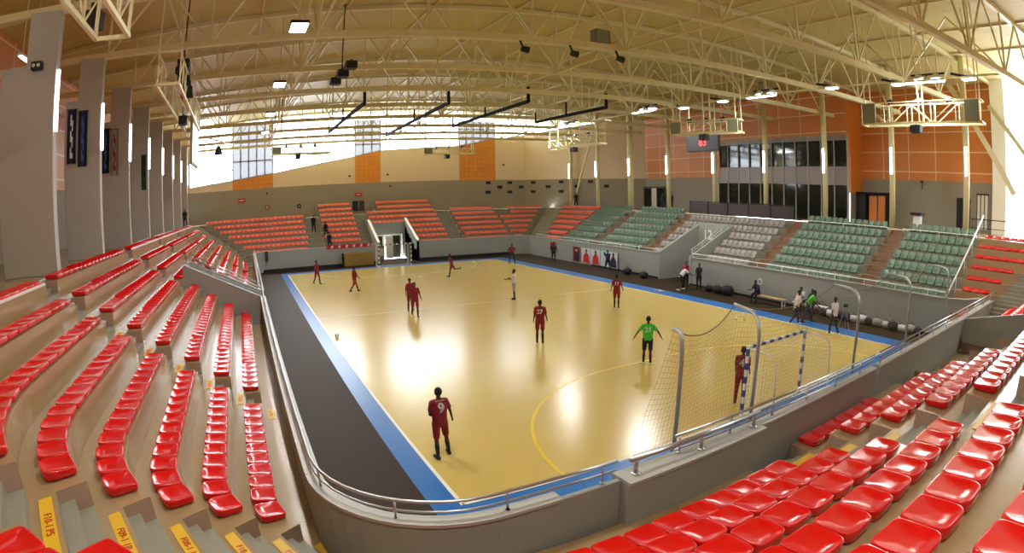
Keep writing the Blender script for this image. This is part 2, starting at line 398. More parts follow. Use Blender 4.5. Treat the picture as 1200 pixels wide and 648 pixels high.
# right stand
tb = MB()
RB = [(-1.2, 4.0), (5.1, 12.2), (13.3, 23.9), (25.1, 31.7), (32.7, 38.4)]
for a, b in RB:
    if a == 13.3:
        block(tb, PR, a, 18.0, 0, 5, 1, RIGHTTREAD); block(tb, PR, 21.5, b, 0, 5, 1, RIGHTTREAD); block(tb, PR, a, b, 5, NR, 1, RIGHTTREAD, first_from=2.3)
        for s_ in (18.0, 21.5): side(tb, PR, s_, 0, 5, 0, GREYWALL)
    else: block(tb, PR, a, b, 0, NR, 1, RIGHTTREAD)
for a, b in ((4.0, 5.1), (12.2, 13.3), (23.9, 25.1), (31.7, 32.7)): steps(tb, PR, a, b, 0, NR, BROWNSTEP, BROWNSTEP)
block(tb, PR, 38.4, lambda k: srt(k) - 1.0, 0, NR, 1, BROWNSTEP)
def sre(k): return -2.5 - .42 * k
block(tb, PR, sre, -1.2, 0, NR, 1, BEIGE)
def PD3(s, kf): return PR(sre(kf), kf).lerp(PR(sre(kf) - 1.7 - .1 * kf, kf), s)
steps(tb, PD3, 0, 1, 0, NR, GREYSTEP, GREYSTEP)
struct(tb.build('terrace_right'))
# concourses
cb = MB(); zc = TZ(NR - 1) + .02
cb.face([(-16, -25, zc), (-9.9, -25, zc), (-9.9, 52, zc), (-16, 52, zc)], BEIGE)
cb.face([(-16, 49.7, zc), (40, 49.7, zc), (40, 52.5, zc), (-16, 52.5, zc)], BEIGE)
p = [RP(-7, 6.9), RP(-7, 15), RP(52, 15), RP(52, 6.9)]
cb.face([v3(q, zc) for q in p], BEIGE)
cb.face([(-9.9, -22, TZ(8)), (40, -22, TZ(8)), (40, -11.5, TZ(8)), (-9.9, -11.5, TZ(8))], BEIGE)
struct(cb.build('concourse'))

# ---- parapet walls around the court
WTOP = 1.9
def wallrun(mb, pts, th, m, z0=0, z1=WTOP, cop=True, out=0.03):
    """pts: line of the court-side face; the thickness lies on the left of travel"""
    n_ = len(pts); off = []
    for i in range(n_):
        d = (pts[min(i + 1, n_ - 1)] - pts[max(i - 1, 0)]).normalized(); off.append(Vector((-d.y, d.x)))
    for i in range(n_ - 1):
        a, b = pts[i], pts[i + 1]; a2, b2 = a + off[i] * th, b + off[i + 1] * th
        mb.prism([a, b, b2, a2], z0, z1, m)
        if cop:
            a_, b_ = a - off[i] * out, b - off[i + 1] * out; a3, b3 = a2 + off[i] * out, b2 + off[i + 1] * out
            mb.prism([a_, b_, b3, a3], z1, z1 + .05, COPING)
V = Vector
def arcp(c, r, a0, a1, n): return [V((c[0] + r * math.cos(a0 + (a1 - a0) * k / n), c[1] + r * math.sin(a0 + (a1 - a0) * k / n))) for k in range(n + 1)]
corner = [V((-2.9, -1.25)) + V((0, 0))] + [wall_in(rad(t)) + (wall_in(rad(t)) - WC).normalized() * 0.0 for t in range(8, 90, 8)] + [V((-.85, -3.3))]
wl = MB()
wallrun(wl, [V((-2.9, -1.25)), V((-2.9, 17.1))], .2, GREYWALL); wallrun(wl, [V((-2.9, 19.1)), V((-2.9, 42.6))], .2, GREYWALL)
struct(wl.build('wall_left_parapet'))
wl = MB(); cr = [V((p.x, p.y)) for p in corner][::-1]
wallrun(wl, cr, .2, GREYWALL)
wallrun(wl, [V((0.15, -3.3)), V((-.85, -3.3))], .2, GREYWALL)
wallrun(wl, [V((1.2, -3.38)), V((.15, -3.38))], .1, GREYWALL, cop=False)
struct(wl.build('wall_near_corner'))
wl = MB()
wallrun(wl, [V((4.55, -3.28)), V((1.2, -3.28))], .42, GREYWALL, out=.02)
struct(wl.build('wall_near_thick'))
wl = MB()
wallrun(wl, [V((9.9, -3.36)), V((4.55, -3.36))], .18, GREYWALL); wallrun(wl, [V((36.5, -3.36)), V((10.2, -3.36))], .18, GREYWALL)
struct(wl.build('wall_near'))
wl = MB()
wallrun(wl, [V((-2.9, 42.6)), V((-2.6, 43.1)), V((-2.0, 43.3)), V((9.3, 43.3))], .13, GREYWALL); wallrun(wl, [V((13.2, 43.3)), V((23.6, 43.3)), V((24.6, 43.0)), V((25.1, 42.2)), ], .13, GREYWALL)
struct(wl.build('wall_far_parapet'))
wl = MB()
wallrun(wl, [V((25.1, 42.2)), RP(41, .2), RP(21.5, .35)], .15, GREYWALL)
wallrun(wl, [RP(18.0, .35), RP(-1.2, .35), RP(-2.2, 1.0), V((25.2, -2.9)), V((25.6, -3.36))], .15, GREYWALL)
struct(wl.build('wall_right_parapet'))
bb = MB()
for pts in ([V((-2.2, 43.22)), V((9.2, 43.22))], [V((13.3, 43.22)), V((23.6, 43.22))]): bb.prism([pts[0], pts[1], pts[1] + V((0, .08)), pts[0] + V((0, .08))], 0, .28, BLACKMET)
struct(bb.build('baseboard_far'))
bb = MB()
for a, b in ((21.5, 41), (-1, 18.0)):
    bb.prism([RP(a, .28), RP(a, .36), RP(b, .36), RP(b, .28)], 0, .14, BLACKMET)
struct(bb.build('baseboard_right'))

# vomitories: left (behind its own parapet), far (goal side), right (number 12)
vb = MB()
for y in (17.0, 19.1):
    vb.prism([V((-3.1, y)), V((-3.1, y + .12)), V((-6.75, y + .12)), V((-6.75, y))], 0, [1.9, 1.9, 3.62, 3.62], GREYWALL)
    vb.prism([V((-3.05, y - .02)), V((-3.05, y + .14)), V((-6.75, y + .14)), V((-6.75, y - .02))], [1.9, 1.9, 3.62, 3.62], [1.95, 1.95, 3.67, 3.67], COPING)
vb.prism([V((-6.9, 17.0)), V((-6.75, 17.0)), V((-6.75, 19.22)), V((-6.9, 19.22))], 0, 3.67, GREYWALL)
struct(vb.build('wall_left_vomitory'))
vb = MB()
for x in (9.2, 13.2):
    vb.prism([V((x, 43.3)), V((x + .2, 43.3)), V((x + .2, 47.5)), V((x, 47.5))], 0, [2.0, 2.0, 4.05, 4.05], GREYWALL)
    vb.prism([V((x - .03, 43.3)), V((x + .23, 43.3)), V((x + .23, 47.5)), V((x - .03, 47.5))], [2.0, 2.0, 4.05, 4.05], [2.07, 2.07, 4.12, 4.12], WHITEPAINT)
vb.prism([V((9.3, 47.4)), V((13.3, 47.4)), V((13.3, 47.6)), V((9.3, 47.6))], 2.5, 3.75, GREYWALL)
vb.prism([V((9.2, 49.4)), V((13.4, 49.4)), V((13.4, 49.6)), V((9.2, 49.6))], 0, 4.4, WALLGREY); vb.prism([V((9.1, 47.5)), V((9.3, 47.5)), V((9.3, 49.5)), V((9.1, 49.5))], 0, 4.0, WALLGREY); vb.prism([V((13.3, 47.5)), V((13.5, 47.5)), V((13.5, 49.5)), V((13.3, 49.5))], 0, 4.0, WALLGREY)
for a, b in ((9.4, 10.1), (12.9, 13.25)): vb.prism([V((a, 47.4)), V((b, 47.4)), V((b, 47.6)), V((a, 47.6))], 0, 2.5, GREYWALL)
struct(vb.build('wall_far_vomitory'))
vb = MB()
for s_ in (18.0, 21.5):
    a, b, c, d = RP(s_ - .1, .3), RP(s_ + .1, .3), RP(s_ + .1, 4.75), RP(s_ - .1, 4.75)
    vb.prism([a, d, c, b], 0, [2.0, 4.1, 4.1, 2.0], GREYWALL)
a, b, c, d = RP(18, 4.38), RP(18, 4.53), RP(21.5, 4.53), RP(21.5, 4.38)
vb.prism([a, b, c, d], 0, 4.1, GREYWALL)
struct(vb.build('wall_right_vomitory'))
# near vomitory parapet right of the near stairs
vb = MB(); vb.prism([V((19.0, -3.6)), V((19.0, -6.6)), V((19.2, -6.6)), V((19.2, -3.6))], 1.0, [1.95, 2.6, 2.6, 1.95], GREYWALL)
struct(vb.build('wall_near_vomitory'))

# ---- hall walls
def SEGW(P0, P1, th, z0, z1, m, mb): # simple wall segment
    d = (P1 - P0).normalized(); nn_ = V((-d.y, d.x)) * th
    mb.prism([P0, P1, P1 + nn_, P0 + nn_], z0, z1, m)
ZS = 8.08
hw = MB()
SEGW(V((-16, 52)), V((30, 52)), .3, 0, ZS, WALLGREY, hw)
# stepped-looking sloping cream band: top edge rises to the right
band = [(-10.1, 8.6), (-5.1, 9.05), (-.5, 9.55), (8.86, 11.0), (11.84, 11.6), (21.35, 12.1), (26.0, 13.05), (30.0, 13.6)]
for i in range(len(band) - 1):
    (a, za), (b, zb) = band[i], band[i + 1]
    m = ORANGEX if i in (1, 3, 5) else CREAM
    hw.prism([V((a, 52)), V((b, 52)), V((b, 52.3)), V((a, 52.3))], ZS, [za, zb, zb, za], m)
hw.prism([V((-16, 52)), V((-10.1, 52)), V((-10.1, 52.3)), V((-16, 52.3))], ZS, 15.2, CREAM)
E0, E1 = V((30, 52)), RP(40.2, 14)
SEGW(E0, E1, .3, 0, ZS, WALLGREY, hw)
struct(hw.build('wall_far'))
hw = MB(); d_ = (E1 - E0).normalized(); nn_ = V((-d_.y, d_.x)) * .3
hw.prism([E0, E1, E1 + nn_, E0 + nn_], ZS, [13.6, 15.3, 15.3, 13.6], CREAM)
struct(hw.build('wall_far_angled'))
# far windows: mullioned glazing between the band and the roof
def window(idx, x0, x1, zb0, zb1, zt, nx, nz, frost=False, y=52.1):
    w = MB(); g = MB(); fm = GALV if not frost else WALLGREY
    r = .09 if not frost else .13
    for i in range(nx + 1):
        x = x0 + (x1 - x0) * i / nx; zb = zb0 + (zb1 - zb0) * i / nx
        w.bar((x, y, zb), (x, y, zt), r, r, fm, up=(0, 1, 0))
    for j in range(1, nz):
        z = zt - (zt - min(zb0, zb1)) * j / nz
        xa = x0
        if z < zb1: xb = x0 + (x1 - x0) * max(0, (z - zb0) / (zb1 - zb0 + 1e-6))
        else: xb = x1
        w.bar((xa, y, z), (xb, y, z), r, r, fm)
    w.bar((x0, y, zb0 + .05), (x1, y, zb1 + .05), .18, .1, fm)
    o = struct(w.build('window_%d' % idx))
    g.face([(x0, y + .03, zb0), (x1, y + .03, zb1), (x1, y + .03, zt), (x0, y + .03, zt)], FROST if frost else GLASSP)
    g.build('pane', o)
window(1, -10.1, -5.1, 8.6, 9.05, 15.2, 6, 4); window(2, -5.1, -.5, 9.05, 9.55, 15.2, 5, 3, True)
window(3, -.5, 8.86, 9.55, 11.0, 15.2, 2, 3); window(4, 8.86, 11.84, 11.0, 11.6, 15.2, 3, 3, True)
window(5, 11.84, 21.35, 11.6, 12.1, 15.2, 2, 2); window(6, 21.35, 26, 12.1, 13.05, 15.2, 5, 3, True); window(7, 26, 30, 13.05, 13.6, 15.2, 1, 1)
w = MB(); g = MB(); w.bar(v3(E0, 13.65), v3(E1, 15.3), .12, .1, GALV); w.bar(v3(E0.lerp(E1, .5), 14.4), v3(E0.lerp(E1, .5), 15.8), .06, .06, GALV)
o = struct(w.build('window_8')); g.face([v3(E0, 13.6), v3(E1, 15.3), v3(E1, 16.2), v3(E0, 16.2)], GLASSP); g.build('pane', o)
# left back wall
hw = MB(); hw.prism([V((-16, -25)), V((-15.7, -25)), V((-15.7, 52)), V((-16, 52))], 0, ZS, WALLGREY)
hw.prism([V((-16, -25)), V((-15.7, -25)), V((-15.7, 52)), V((-16, 52))], ZS, 15.5, ORANGE)
struct(hw.build('wall_left'))
# right wall: grey below, orange panels above, built as an own-frame object so the panel joints follow it
rw = empty('wall_right', (RO.x, RO.y, 0)); rw.rotation_euler = (0, 0, math.atan2(-.044, .999)); struct(rw)
def rbox(mb, D0, D1, s0, s1, z0, z1, m): mb.prism([V((D0, s0)), V((D1, s0)), V((D1, s1)), V((D0, s1))], z0, z1, m)
hw = MB(); rbox(hw, 14, 14.3, -.1, 11.6, 0, ZS, WALLGREY); rbox(hw, 14, 14.3, 26.3, 40.2, 0, ZS, WALLGREY); hw.build('lower_wall', rw)
hw = MB(); rbox(hw, 14, 14.3, -.1, 11.6, ZS, 16, ORANGE); rbox(hw, 14, 14.3, 26.3, 40.2, ZS, 16, ORANGE); hw.build('orange_panelling', rw)
hw = MB(); rbox(hw, 12, 14.2, 11.45, 11.8, ZS - 1.2, 16, ORPLAIN); rbox(hw, 12, 12.3, 11.8, 26.6, 11.35, 16, ORANGE); rbox(hw, 12, 14.2, 26.3, 26.6, ZS, 16, ORPLAIN)
hw.build('orange_box_front', rw)
hw = MB(); rbox(hw, 12.1, 14.2, 11.5, 11.6, 4.6, ZS - 1.2, WALLGREY); rbox(hw, 12.05, 12.3, 11.8, 26.6, 7.45, 8.9, GREYSPAN); rbox(hw, 12.02, 12.3, 11.8, 26.6, 10.95, 11.4, GREYSPAN); hw.build('spandrel', rw)
hw = MB(); rbox(hw, 12.15, 12.2, 11.8, 26.6, 8.9, 10.95, DARKGLASS); rbox(hw, 12.15, 12.2, 11.8, 26.6, 4.65, 7.45, DARKGLASS); hw.build('pane', rw)
for k in range(12):
    m_ = MB(); s_ = 11.75 + k * 14.8 / 11; m_.box((12.05, s_, 8.0), (.12, .07 if 0 < k < 11 else .16, 6.7), COPING); m_.build('mullion', rw)
hw = MB(); rbox(hw, 13.4, 15.0, -1.15, -.1, 0, 16, WHITEPAINT); hw.build('white_pier', rw)
hw = MB(); rbox(hw, 14, 14.2, -9.0, -1.15, 0, 4.7, WALLGREY); hw.build('sill_wall', rw)
# side window near the right corner
w = MB(); g = MB()
for k in range(6): w.box((14.1, -1.3 - k * 1.1, 10), (.07, .05, 10.6), GALV)
for z in (6.3, 8.0, 9.9, 11.8, 13.6): w.box((14.1, -4.1, z), (.07, 5.8, .06), GALV)
g.face([(14.15, -7, 4.7), (14.15, -1.15, 4.7), (14.15, -1.15, 15.3), (14.15, -7, 15.3)], GLASSP)
wo = struct(w.build('window_9')); wo.location = rw.location; wo.rotation_euler = rw.rotation_euler; g.build('pane', wo)
wc_ = MB(); g = MB()   # low glazed door beside the pier, in the near end of the right wall
for s_ in (.35, .65, .95, 1.25): wc_.box((13.93, s_, 6.1), (.06, .05, 2.4), BLACKMET)
wc_.box((13.93, .8, 7.28), (.06, 1.0, .08), BLACKMET); wc_.box((13.93, .8, 5.6), (.06, 1.0, .05), BLACKMET)
g.face([(13.95, .3, 4.9), (13.95, 1.3, 4.9), (13.95, 1.3, 7.25), (13.95, .3, 7.25)], WHITEPAINT)
wo = struct(wc_.build('window_10')); wo.location = rw.location; wo.rotation_euler = rw.rotation_euler; g.build('pane', wo)
# near end wall behind the camera
hw = MB(); hw.prism([V((-16, -22.3)), V((40, -22.3)), V((40, -22)), V((-16, -22))], 0, 16, CREAM); struct(hw.build('wall_near_end'))
hw = MB(); rbox(hw, 14, 14.3, -22.5, -7, 0, 16, CREAM); o = struct(hw.build('wall_right_rear')); o.location = rw.location; o.rotation_euler = rw.rotation_euler

# ---- roof
ceilm = mat('tan_roof_sheeting', rgb(200, 184, 122), 0.6, var=0.05, scale=0.3)
nt = ceilm.node_tree; n = nt.nodes; tc = n.new('ShaderNodeTexCoord'); wv = n.new('ShaderNodeTexWave'); wv.inputs['Scale'].default_value = 1.1; wv.bands_direction = 'X'
nt.links.new(tc.outputs['Object'], wv.inputs['Vector']); bp = n.new('ShaderNodeBump'); bp.inputs['Strength'].default_value = 0.2; bp.inputs['Distance'].default_value = 0.03
nt.links.new(wv.outputs['Fac'], bp.inputs['Height']); nt.links.new(bp.outputs['Normal'], n['Principled BSDF'].inputs['Normal'])
def roofz(x): return 14.75 + 1.2 * math.sin(math.pi * min(max((x + 16) / 56, 0), 1))
cb = MB()
for i in range(14):
    a = -16.5 + i * 4.1; b = a + 4.1
    cb.face([(a, -23, roofz(a)), (a, 53, roofz(a)), (b, 53, roofz(b)), (b, -23, roofz(b))], ceilm)
struct(cb.build('ceiling'))
struct(cb.__class__().build('x')) if False else None

# ---- trusses
def Lp(n_): return V((-9.75, 1.47 + 5.6 * n_))
def Rp(n_): return V((32.0 + .0, .1 + 5.67 * (n_ - 1)))
ZB = 12.5
XN = [-9.6, -5.2, -1.0, 3.2, 7.4, 11.6, 15.8, 20.0, 24.2, 28.4, 32.0]
def tp(n_, x, z):
    a, b = Lp(n_), Rp(n_); t = (x - a.x) / (b.x - a.x); return V((x, a.y + (b.y - a.y) * t, z))
def truss(n_, label):
    r = empty('roof_truss', tp(n_, 11, ZB)); loc = r.location
    tag(r, label, 'roof truss', 'cream steel roof trusses')
    def part(nm, fn):
        m_ = MB(); fn(m_); o = m_.build(nm, r); return o
    L = lambda x, z: tp(n_, x, z) - loc
    part('bottom_chord', lambda m_: [m_.bar(L(a, ZB), L(b, ZB), .24, .26, CREAMSTEEL) for a, b in ((-15.5, 11), (11, 33.5))])
    def top(m_):
        xs_ = [-15.5, -9.6] + XN[1:] + [37]
        for a, b in zip(xs_, xs_[1:]): m_.bar(L(a, roofz(a) - .15), L(b, roofz(b) - .15), .2, .22, CREAMSTEEL)
    part('top_chord', top)
    for i, x in enumerate(XN):
        part('web_post', lambda m_: m_.bar(L(x, ZB), L(x, roofz(x) - .1), .09, .09, CREAMSTEEL))
        for s_ in (-1, 1):
            x2 = x + 2.1 * s_
            if x2 < -9.9 or x2 > 33: continue
            part('web_diagonal', lambda m_: m_.bar(L(x, ZB), L(x2, roofz(x2) - .15), .075, .075, CREAMSTEEL))
    return r
pos = ['over the near stand', 'nearest over the court end', 'second over the court', 'third over the court', 'fourth over the court', 'fifth over the court',
       'sixth over the court', 'seventh over the court', 'eighth, over the far stand', 'last, by the far windows']
for i, n_ in enumerate(range(0, 10)):
    truss(n_, 'cream lattice roof truss spanning the hall, ' + pos[i])
# tie trusses running along the hall between the main trusses
for i, x in enumerate((-1.0, 11.6, 24.2)):
    a = tp(0, x, ZB); b = tp(9, x, ZB); r = empty('tie_truss', (a + b) / 2); loc = r.location
    tag(r, 'thin cream lattice tie running the hall length, ' + ('nearest the fins', 'along the middle of the roof', 'above the right sideline')[i], 'roof bracing', 'lengthwise roof ties')
    m_ = MB(); m_.bar(a - loc, b - loc, .09, .1, CREAMSTEEL); m_.build('lower_tie', r)
    for n_ in range(0, 9):
        p, q = tp(n_, x, ZB), tp(n_ + 1, x, ZB); mid = (p + q) / 2; mid.z = roofz(x) - .12
        m_ = MB(); m_.bar(p - loc, mid - loc, .08, .08, CREAMSTEEL); m_.build('brace', r)
        m_ = MB(); m_.bar(q - loc, mid - loc, .08, .08, CREAMSTEEL); m_.build('brace', r)
# purlins under the sheeting
for i, x in enumerate((-7.4, -3.1, 1.1, 5.3, 9.5, 13.7, 17.9, 22.1, 26.3, 30.2)):
    m_ = MB(); m_.bar((x, -20, roofz(x) - .06), (x, 52, roofz(x) - .06), .09, .14, CREAMSTEEL)
    tag(m_.build('roof_purlin'), 'slim cream purlin under the roof sheeting, %s from the fin wall' % ORD[i], 'purlin', 'purlins under the roof')

# ---- concrete fins on the left, with their tube lights
FIN = mat('grey_concrete_fin', rgb(174, 174, 168), 0.6, var=0.05, scale=0.7)
fw = ['nearest', 'second', 'third', 'fourth', 'fifth', 'sixth', 'seventh', 'eighth']
for i in range(8):
    y = Lp(i + 1).y
    r = empty('concrete_fin', (-10.6, y, zc)); tag(r, 'tall flat concrete fin column on the left concourse, %s to the viewer' % fw[i], 'column', 'fin columns along the left side')
    m_ = MB(); wd_ = 1.9 if i == 0 else 1.6; m_.box((.875 - wd_ / 2, 0, 3.05), (wd_, .34, 6.1), FIN); m_.box((.35, 0, 6.9), (1.05, .34, 1.7), FIN); m_.build('shaft', r, bevel=.02)
    m_ = MB(); m_.box((.93, -.06, 5.0), (.09, .1, 1.85), WHITEMET); m_.build('tube_housing', r)
    m_ = MB(); m_.box((.955, -.12, 5.0), (.07, .07, 1.8), TUBE); m_.build('light_tube', r)
    if i == 0:
        m_ = MB(); m_.box((0.25, -.27, 6.05), (.34, .24, .24), BLACKMET); m_.ball((.17, -.38, 6.05), .06, WHITEMET, 8, 5); m_.ball((.33, -.38, 6.05), .06, WHITEMET, 8, 5)
        s = m_.build('emergency_light'); s.location = (-10.6, y, zc); tag(s, 'small black twin-head emergency light fixed on the nearest fin', 'lamp')
# one more fin hidden close by the camera's left edge is outside the frame
# ---- slim cream columns on the right
rc = [(33.2, 46.5), (32.95, 40.8), (32.7, 34.8), (32.42, 28.85), (32.15, 22.7), (31.9, 16.9), (31.65, 11.1), (31.4, 5.4), (31.14, -.1)]
cl = ['farthest, against the cream wall', 'second farthest, against the cream wall', 'at the edge of the orange wall', 'before the orange wall', 'under the scoreboard, before the glazed box',
      'before the middle of the glazed box', 'before the near end of the glazed box', 'beside the orange door', 'beside the white pier']
for i, (x, y) in enumerate(rc):
    w_ = .42 if i not in (2,) else .62
    r = empty('slim_column', (x, y, zc)); tag(r, 'slim cream steel column, ' + cl[i], 'column', 'cream columns along the right side')
    m_ = MB(); top = roofz(x) - zc
    m_.tube([(0, 0, 0), (0, 0, top)], w_ / 2, CREAMSTEEL, 14); m_.build('shaft', r, smooth=True)
    m_ = MB(); m_.box((-.28, -.05, 4.3), (.1, .16, 1.75), WHITEMET); m_.build('tube_housing', r)
    m_ = MB(); m_.box((-.34, -.06, 4.3), (.08, .14, 1.7), TUBE); m_.build('light_tube', r)
m_ = MB(); m_.bar((33.0, 46.0, zc), (32.6, 41.0, 13.2), .16, .16, CREAMSTEEL); tag(m_.build('steel_brace'), 'slanting cream brace leaning between the two farthest columns', 'brace')
m_ = MB(); m_.bar((31.0, .8, 13.6), (31.6, -3.2, 7.2), .3, .34, CREAMSTEEL); tag(m_.build('steel_brace'), 'heavy slanting cream brace crossing the white pier at right edge', 'brace')
m_ = MB(); m_.bar((31.8, -1.6, 12.4), (32.6, -5.0, 8.0), .2, .24, CREAMSTEEL); tag(m_.build('steel_brace'), 'thinner slanting brace in front of the bright side window', 'brace')

# ================================================================ OBJECTS
# ---- seats
def seat_mesh(name, m, hb, n=24, w=.5, d=.47, low=False):
    """monobloc shell: flat front edge, rounded raised rim at the back; origin on the tread at the row front, +Y backwards"""
    mb = MB(); out = []
    for i in range(n):
        a = 2 * math.pi * i / n + math.pi / n; c, s = math.cos(a), math.sin(a)
        e = .46 if s > 0 else .25
        x = math.copysign(abs(c) ** e, c) * w / 2; y = math.copysign(abs(s) ** (.5 if s > 0 else .3), s) * d / 2 + d / 2 + .03
        out.append((x, y))
    cx, cy = 0, d / 2 + .03
    def rimh(y):
        t = min(max((y - .08) / (d - .05), 0), 1); t = t * t * (3 - 2 * t); return .12 + (hb - .12) * t
    rings = []
    if low: spec = ((0.97, lambda y: .03), (1.0, rimh), (.84, lambda y: rimh(y) * .25 + .07))
    else: spec = ((.92, lambda y: .015), (.985, lambda y: .04), (1.0, lambda y: rimh(y) - .02), (.985, lambda y: rimh(y) - .006), (.955, lambda y: rimh(y)), (.90, lambda y: rimh(y) - .004), (.78, lambda y: .108 + (rimh(y) - .108) * (.5 if hb < .2 else .25)), (.62, lambda y: .106), (.3, lambda y: .1))
    for sc, h in spec: rings.append([(cx + (x - cx) * sc, cy + (y - cy) * sc, h(y)) for x, y in out])
    v = [p for r in rings for p in r]; f = []
    for r in range(len(rings) - 1):
        for i in range(n):
            j = (i + 1) % n; f.append((r * n + i, r * n + j, (r + 1) * n + j, (r + 1) * n + i))
    f.append(tuple((len(rings) - 1) * n + i for i in range(n))); f.append(tuple(n - 1 - i for i in range(n)))
    me = bpy.data.meshes.new(name); me.from_pydata(v, [], f); me.materials.append(m)
    me.polygons.foreach_set('use_smooth', [True] * len(f)); me.update(); return me
SM = {'salmon': seat_mesh('salmon_seat_shell', SEATSALMON, .32, 14), 'red': seat_mesh('red_seat_shell', SEATRED, .145), 'green': seat_mesh('green_seat_shell', SEATGREEN, .46, 20, .43, .42), 'grey': seat_mesh('grey_seat_shell', SEATGREY, .46, 20, .43, .42)}
SL = {'red': seat_mesh('red_seat_far', SEATRED, .19, 10, low=True), 'green': seat_mesh('green_seat_far', SEATGREEN, .46, 10, .42, .42, low=True), 'grey': seat_mesh('grey_seat_far', SEATGREY, .46, 10, .42, .42, low=True),
      'salmon': seat_mesh('salmon_seat_far', SEATSALMON, .32, 10, low=True)}
def project(p):
    d = (Vector(p) - CAMP); dist = d.length; d = d / dist
    th = math.acos(max(-1, min(1, d.dot(F_)))); x, y = d.dot(R_), d.dot(U_); nn_ = math.hypot(x, y) + 1e-9
    r = th / .05
    for _ in range(8): r -= (KK[0] * r + KK[1] * r * r + KK[2] * r ** 3 + KK[3] * r ** 4 - th) / (KK[0] + 2 * KK[1] * r + 3 * KK[2] * r * r + 4 * KK[3] * r ** 3)
    return 600 + x / nn_ * r * 33.333, 324 - y / nn_ * r * 33.333, dist
SEATS = []
SITP = [V((4.6, PF(0, 4).y + .25)), V((4.7, PF(0, 2).y + .25)), V((3.45, PF(0, 4.8).y)), RP(24.9, .8)]
def place_row(pts, side_, k, color, lab, skip=None):
    """side_=+1: the back lies on the left of travel"""
    cum = [0]
    for a, b in zip(pts, pts[1:]): cum.append(cum[-1] + (b - a).length)
    L = cum[-1]; n_ = int((L - .06) / .505)
    if n_ < 1: return
    off = (L - n_ * .505) / 2
    for i in range(n_):
        t = off + (i + .5) * .505; j = 0
        while j < len(cum) - 2 and cum[j + 1] < t: j += 1
        d = (pts[j + 1] - pts[j]).normalized(); p = pts[j] + d * (t - cum[j])
        b = V((-d.y, d.x)) * side_
        if (skip and skip(p)) or any((p + b * .2 - q).length < .42 for q in SITP): continue
        rz = math.atan2(b.y, b.x) - math.pi / 2
        ux, uy, dist = project((p.x, p.y, TZ(k) + .1))
        vis = -15 < ux < 1215 and -15 < uy < 665 + 900 / dist and (p - V((CAMP.x, CAMP.y))).dot(V((F_.x, F_.y))) > -.5
        SEATS.append((color, p.x, p.y, TZ(k), rz, dist if vis else 1e6 + dist, lab(i, k)))
def line(P, a, b, k): return [P(a, k), P(b, k)]
rowpos = lambda k: ORD[k] + ' row'
for k in range(NR):
    ptsA = [PA(1 - i / 10, k) for i in range(11)] + [PL(4.55, k)]
    ptsA[0] = PA(.985, k)
    place_row(ptsA, 1, k, 'red', lambda i, k: 'red shell seat, %s from the corner stairs, %s of the left stand' % (ordn(i), rowpos(k)))
    place_row(line(PL, 5.6, 16.8 if k < 4 else 14.9, k), 1, k, 'red', lambda i, k: 'red shell seat, %s past the left stand\'s first aisle, %s' % (ordn(i), rowpos(k)))
    place_row(line(PL, 19.4 if k < 4 else 16.3, 24.0, k), 1, k, 'red', lambda i, k: 'red shell seat, %s past the left tunnel opening, %s' % (ordn(i), rowpos(k)))
    place_row(line(PL, 25.2, 33.5, k), 1, k, 'red', lambda i, k: 'red shell seat, %s in the left stand\'s fourth block, %s' % (ordn(i), rowpos(k)))
    place_row(line(PL, 34.7, 43.2 + .75 * k - 1.0, k), 1, k, 'red', lambda i, k: 'red shell seat, %s in the left stand\'s last block, %s' % (ordn(i), rowpos(k)))
    # far stand
    for a, b, nm in ((xfa(k) + .1, 2.7, 'leftmost'), (4.3, 8.1, 'left of the tunnel'), (9.55 if k >= 5 else 13.55, 17.2, 'over the tunnel'), (18.9, 24.3, 'right of the wide stairs'), (24.4 if k < 6 else 26.0, xfe(k) - .1, 'next to the far right corner')):
        place_row(line(PF, a, b, k), 1, k, 'salmon', lambda i, k, nm=nm: 'salmon red seat, %s in far stand block %s, %s' % (ordn(i), nm, rowpos(k)))
    place_row(line(PR, 38.5, srt(k) - 1.1, k), -1, k, 'salmon', lambda i, k: 'faded red seat, %s in the right stand\'s far end block, %s' % (ordn(i), rowpos(k)))
    place_row([PR(sre(k) + .05, k), PR(-1.35, k)], -1, k, 'red', lambda i, k: 'red shell seat, %s in the right corner block by the white pier, %s' % (ordn(i), rowpos(k)))
    for a, b, c in ((-1.1, 3.9, 'green'), (5.2, 12.1, 'green'), (25.2, 31.6, 'green'), (32.8, 38.2, 'green')):
        nm = {-1.1: 'block beside the red end', 5.2: 'block below the orange door', 25.2: 'block left of the grey seats', 32.8: 'farthest green block'}[a]
        place_row(line(PR, a, b, k), -1, k, c, lambda i, k, nm=nm: 'green seat, %s along, %s of the %s' % (ordn(i), rowpos(k), nm))
    if k < 5:
        place_row(line(PR, 13.4, 17.8, k), -1, k, 'grey', lambda i, k: 'grey seat, %s in its row, %s right of tunnel 12' % (ordn(i), rowpos(k)))
        place_row(line(PR, 21.7, 23.8, k), -1, k, 'grey', lambda i, k: 'grey seat, %s in its row, %s left of tunnel 12' % (ordn(i), rowpos(k)))
    elif k < 7: place_row(line(PR, 13.4, 23.8, k), -1, k, 'grey', lambda i, k: 'grey seat, %s in its row, %s above tunnel 12' % (ordn(i), rowpos(k)))
for k in (8, 9):
    place_row(line(PF, 4.3, 8.1, k), 1, k, 'salmon', lambda i, k: 'salmon red seat, %s in the raised %s left of the far tunnel' % (ordn(i), rowpos(k)))
    place_row(line(PF, 10.8, 17.2, k), 1, k, 'salmon', lambda i, k: 'salmon red seat, %s in the raised %s over the far tunnel' % (ordn(i), rowpos(k)))
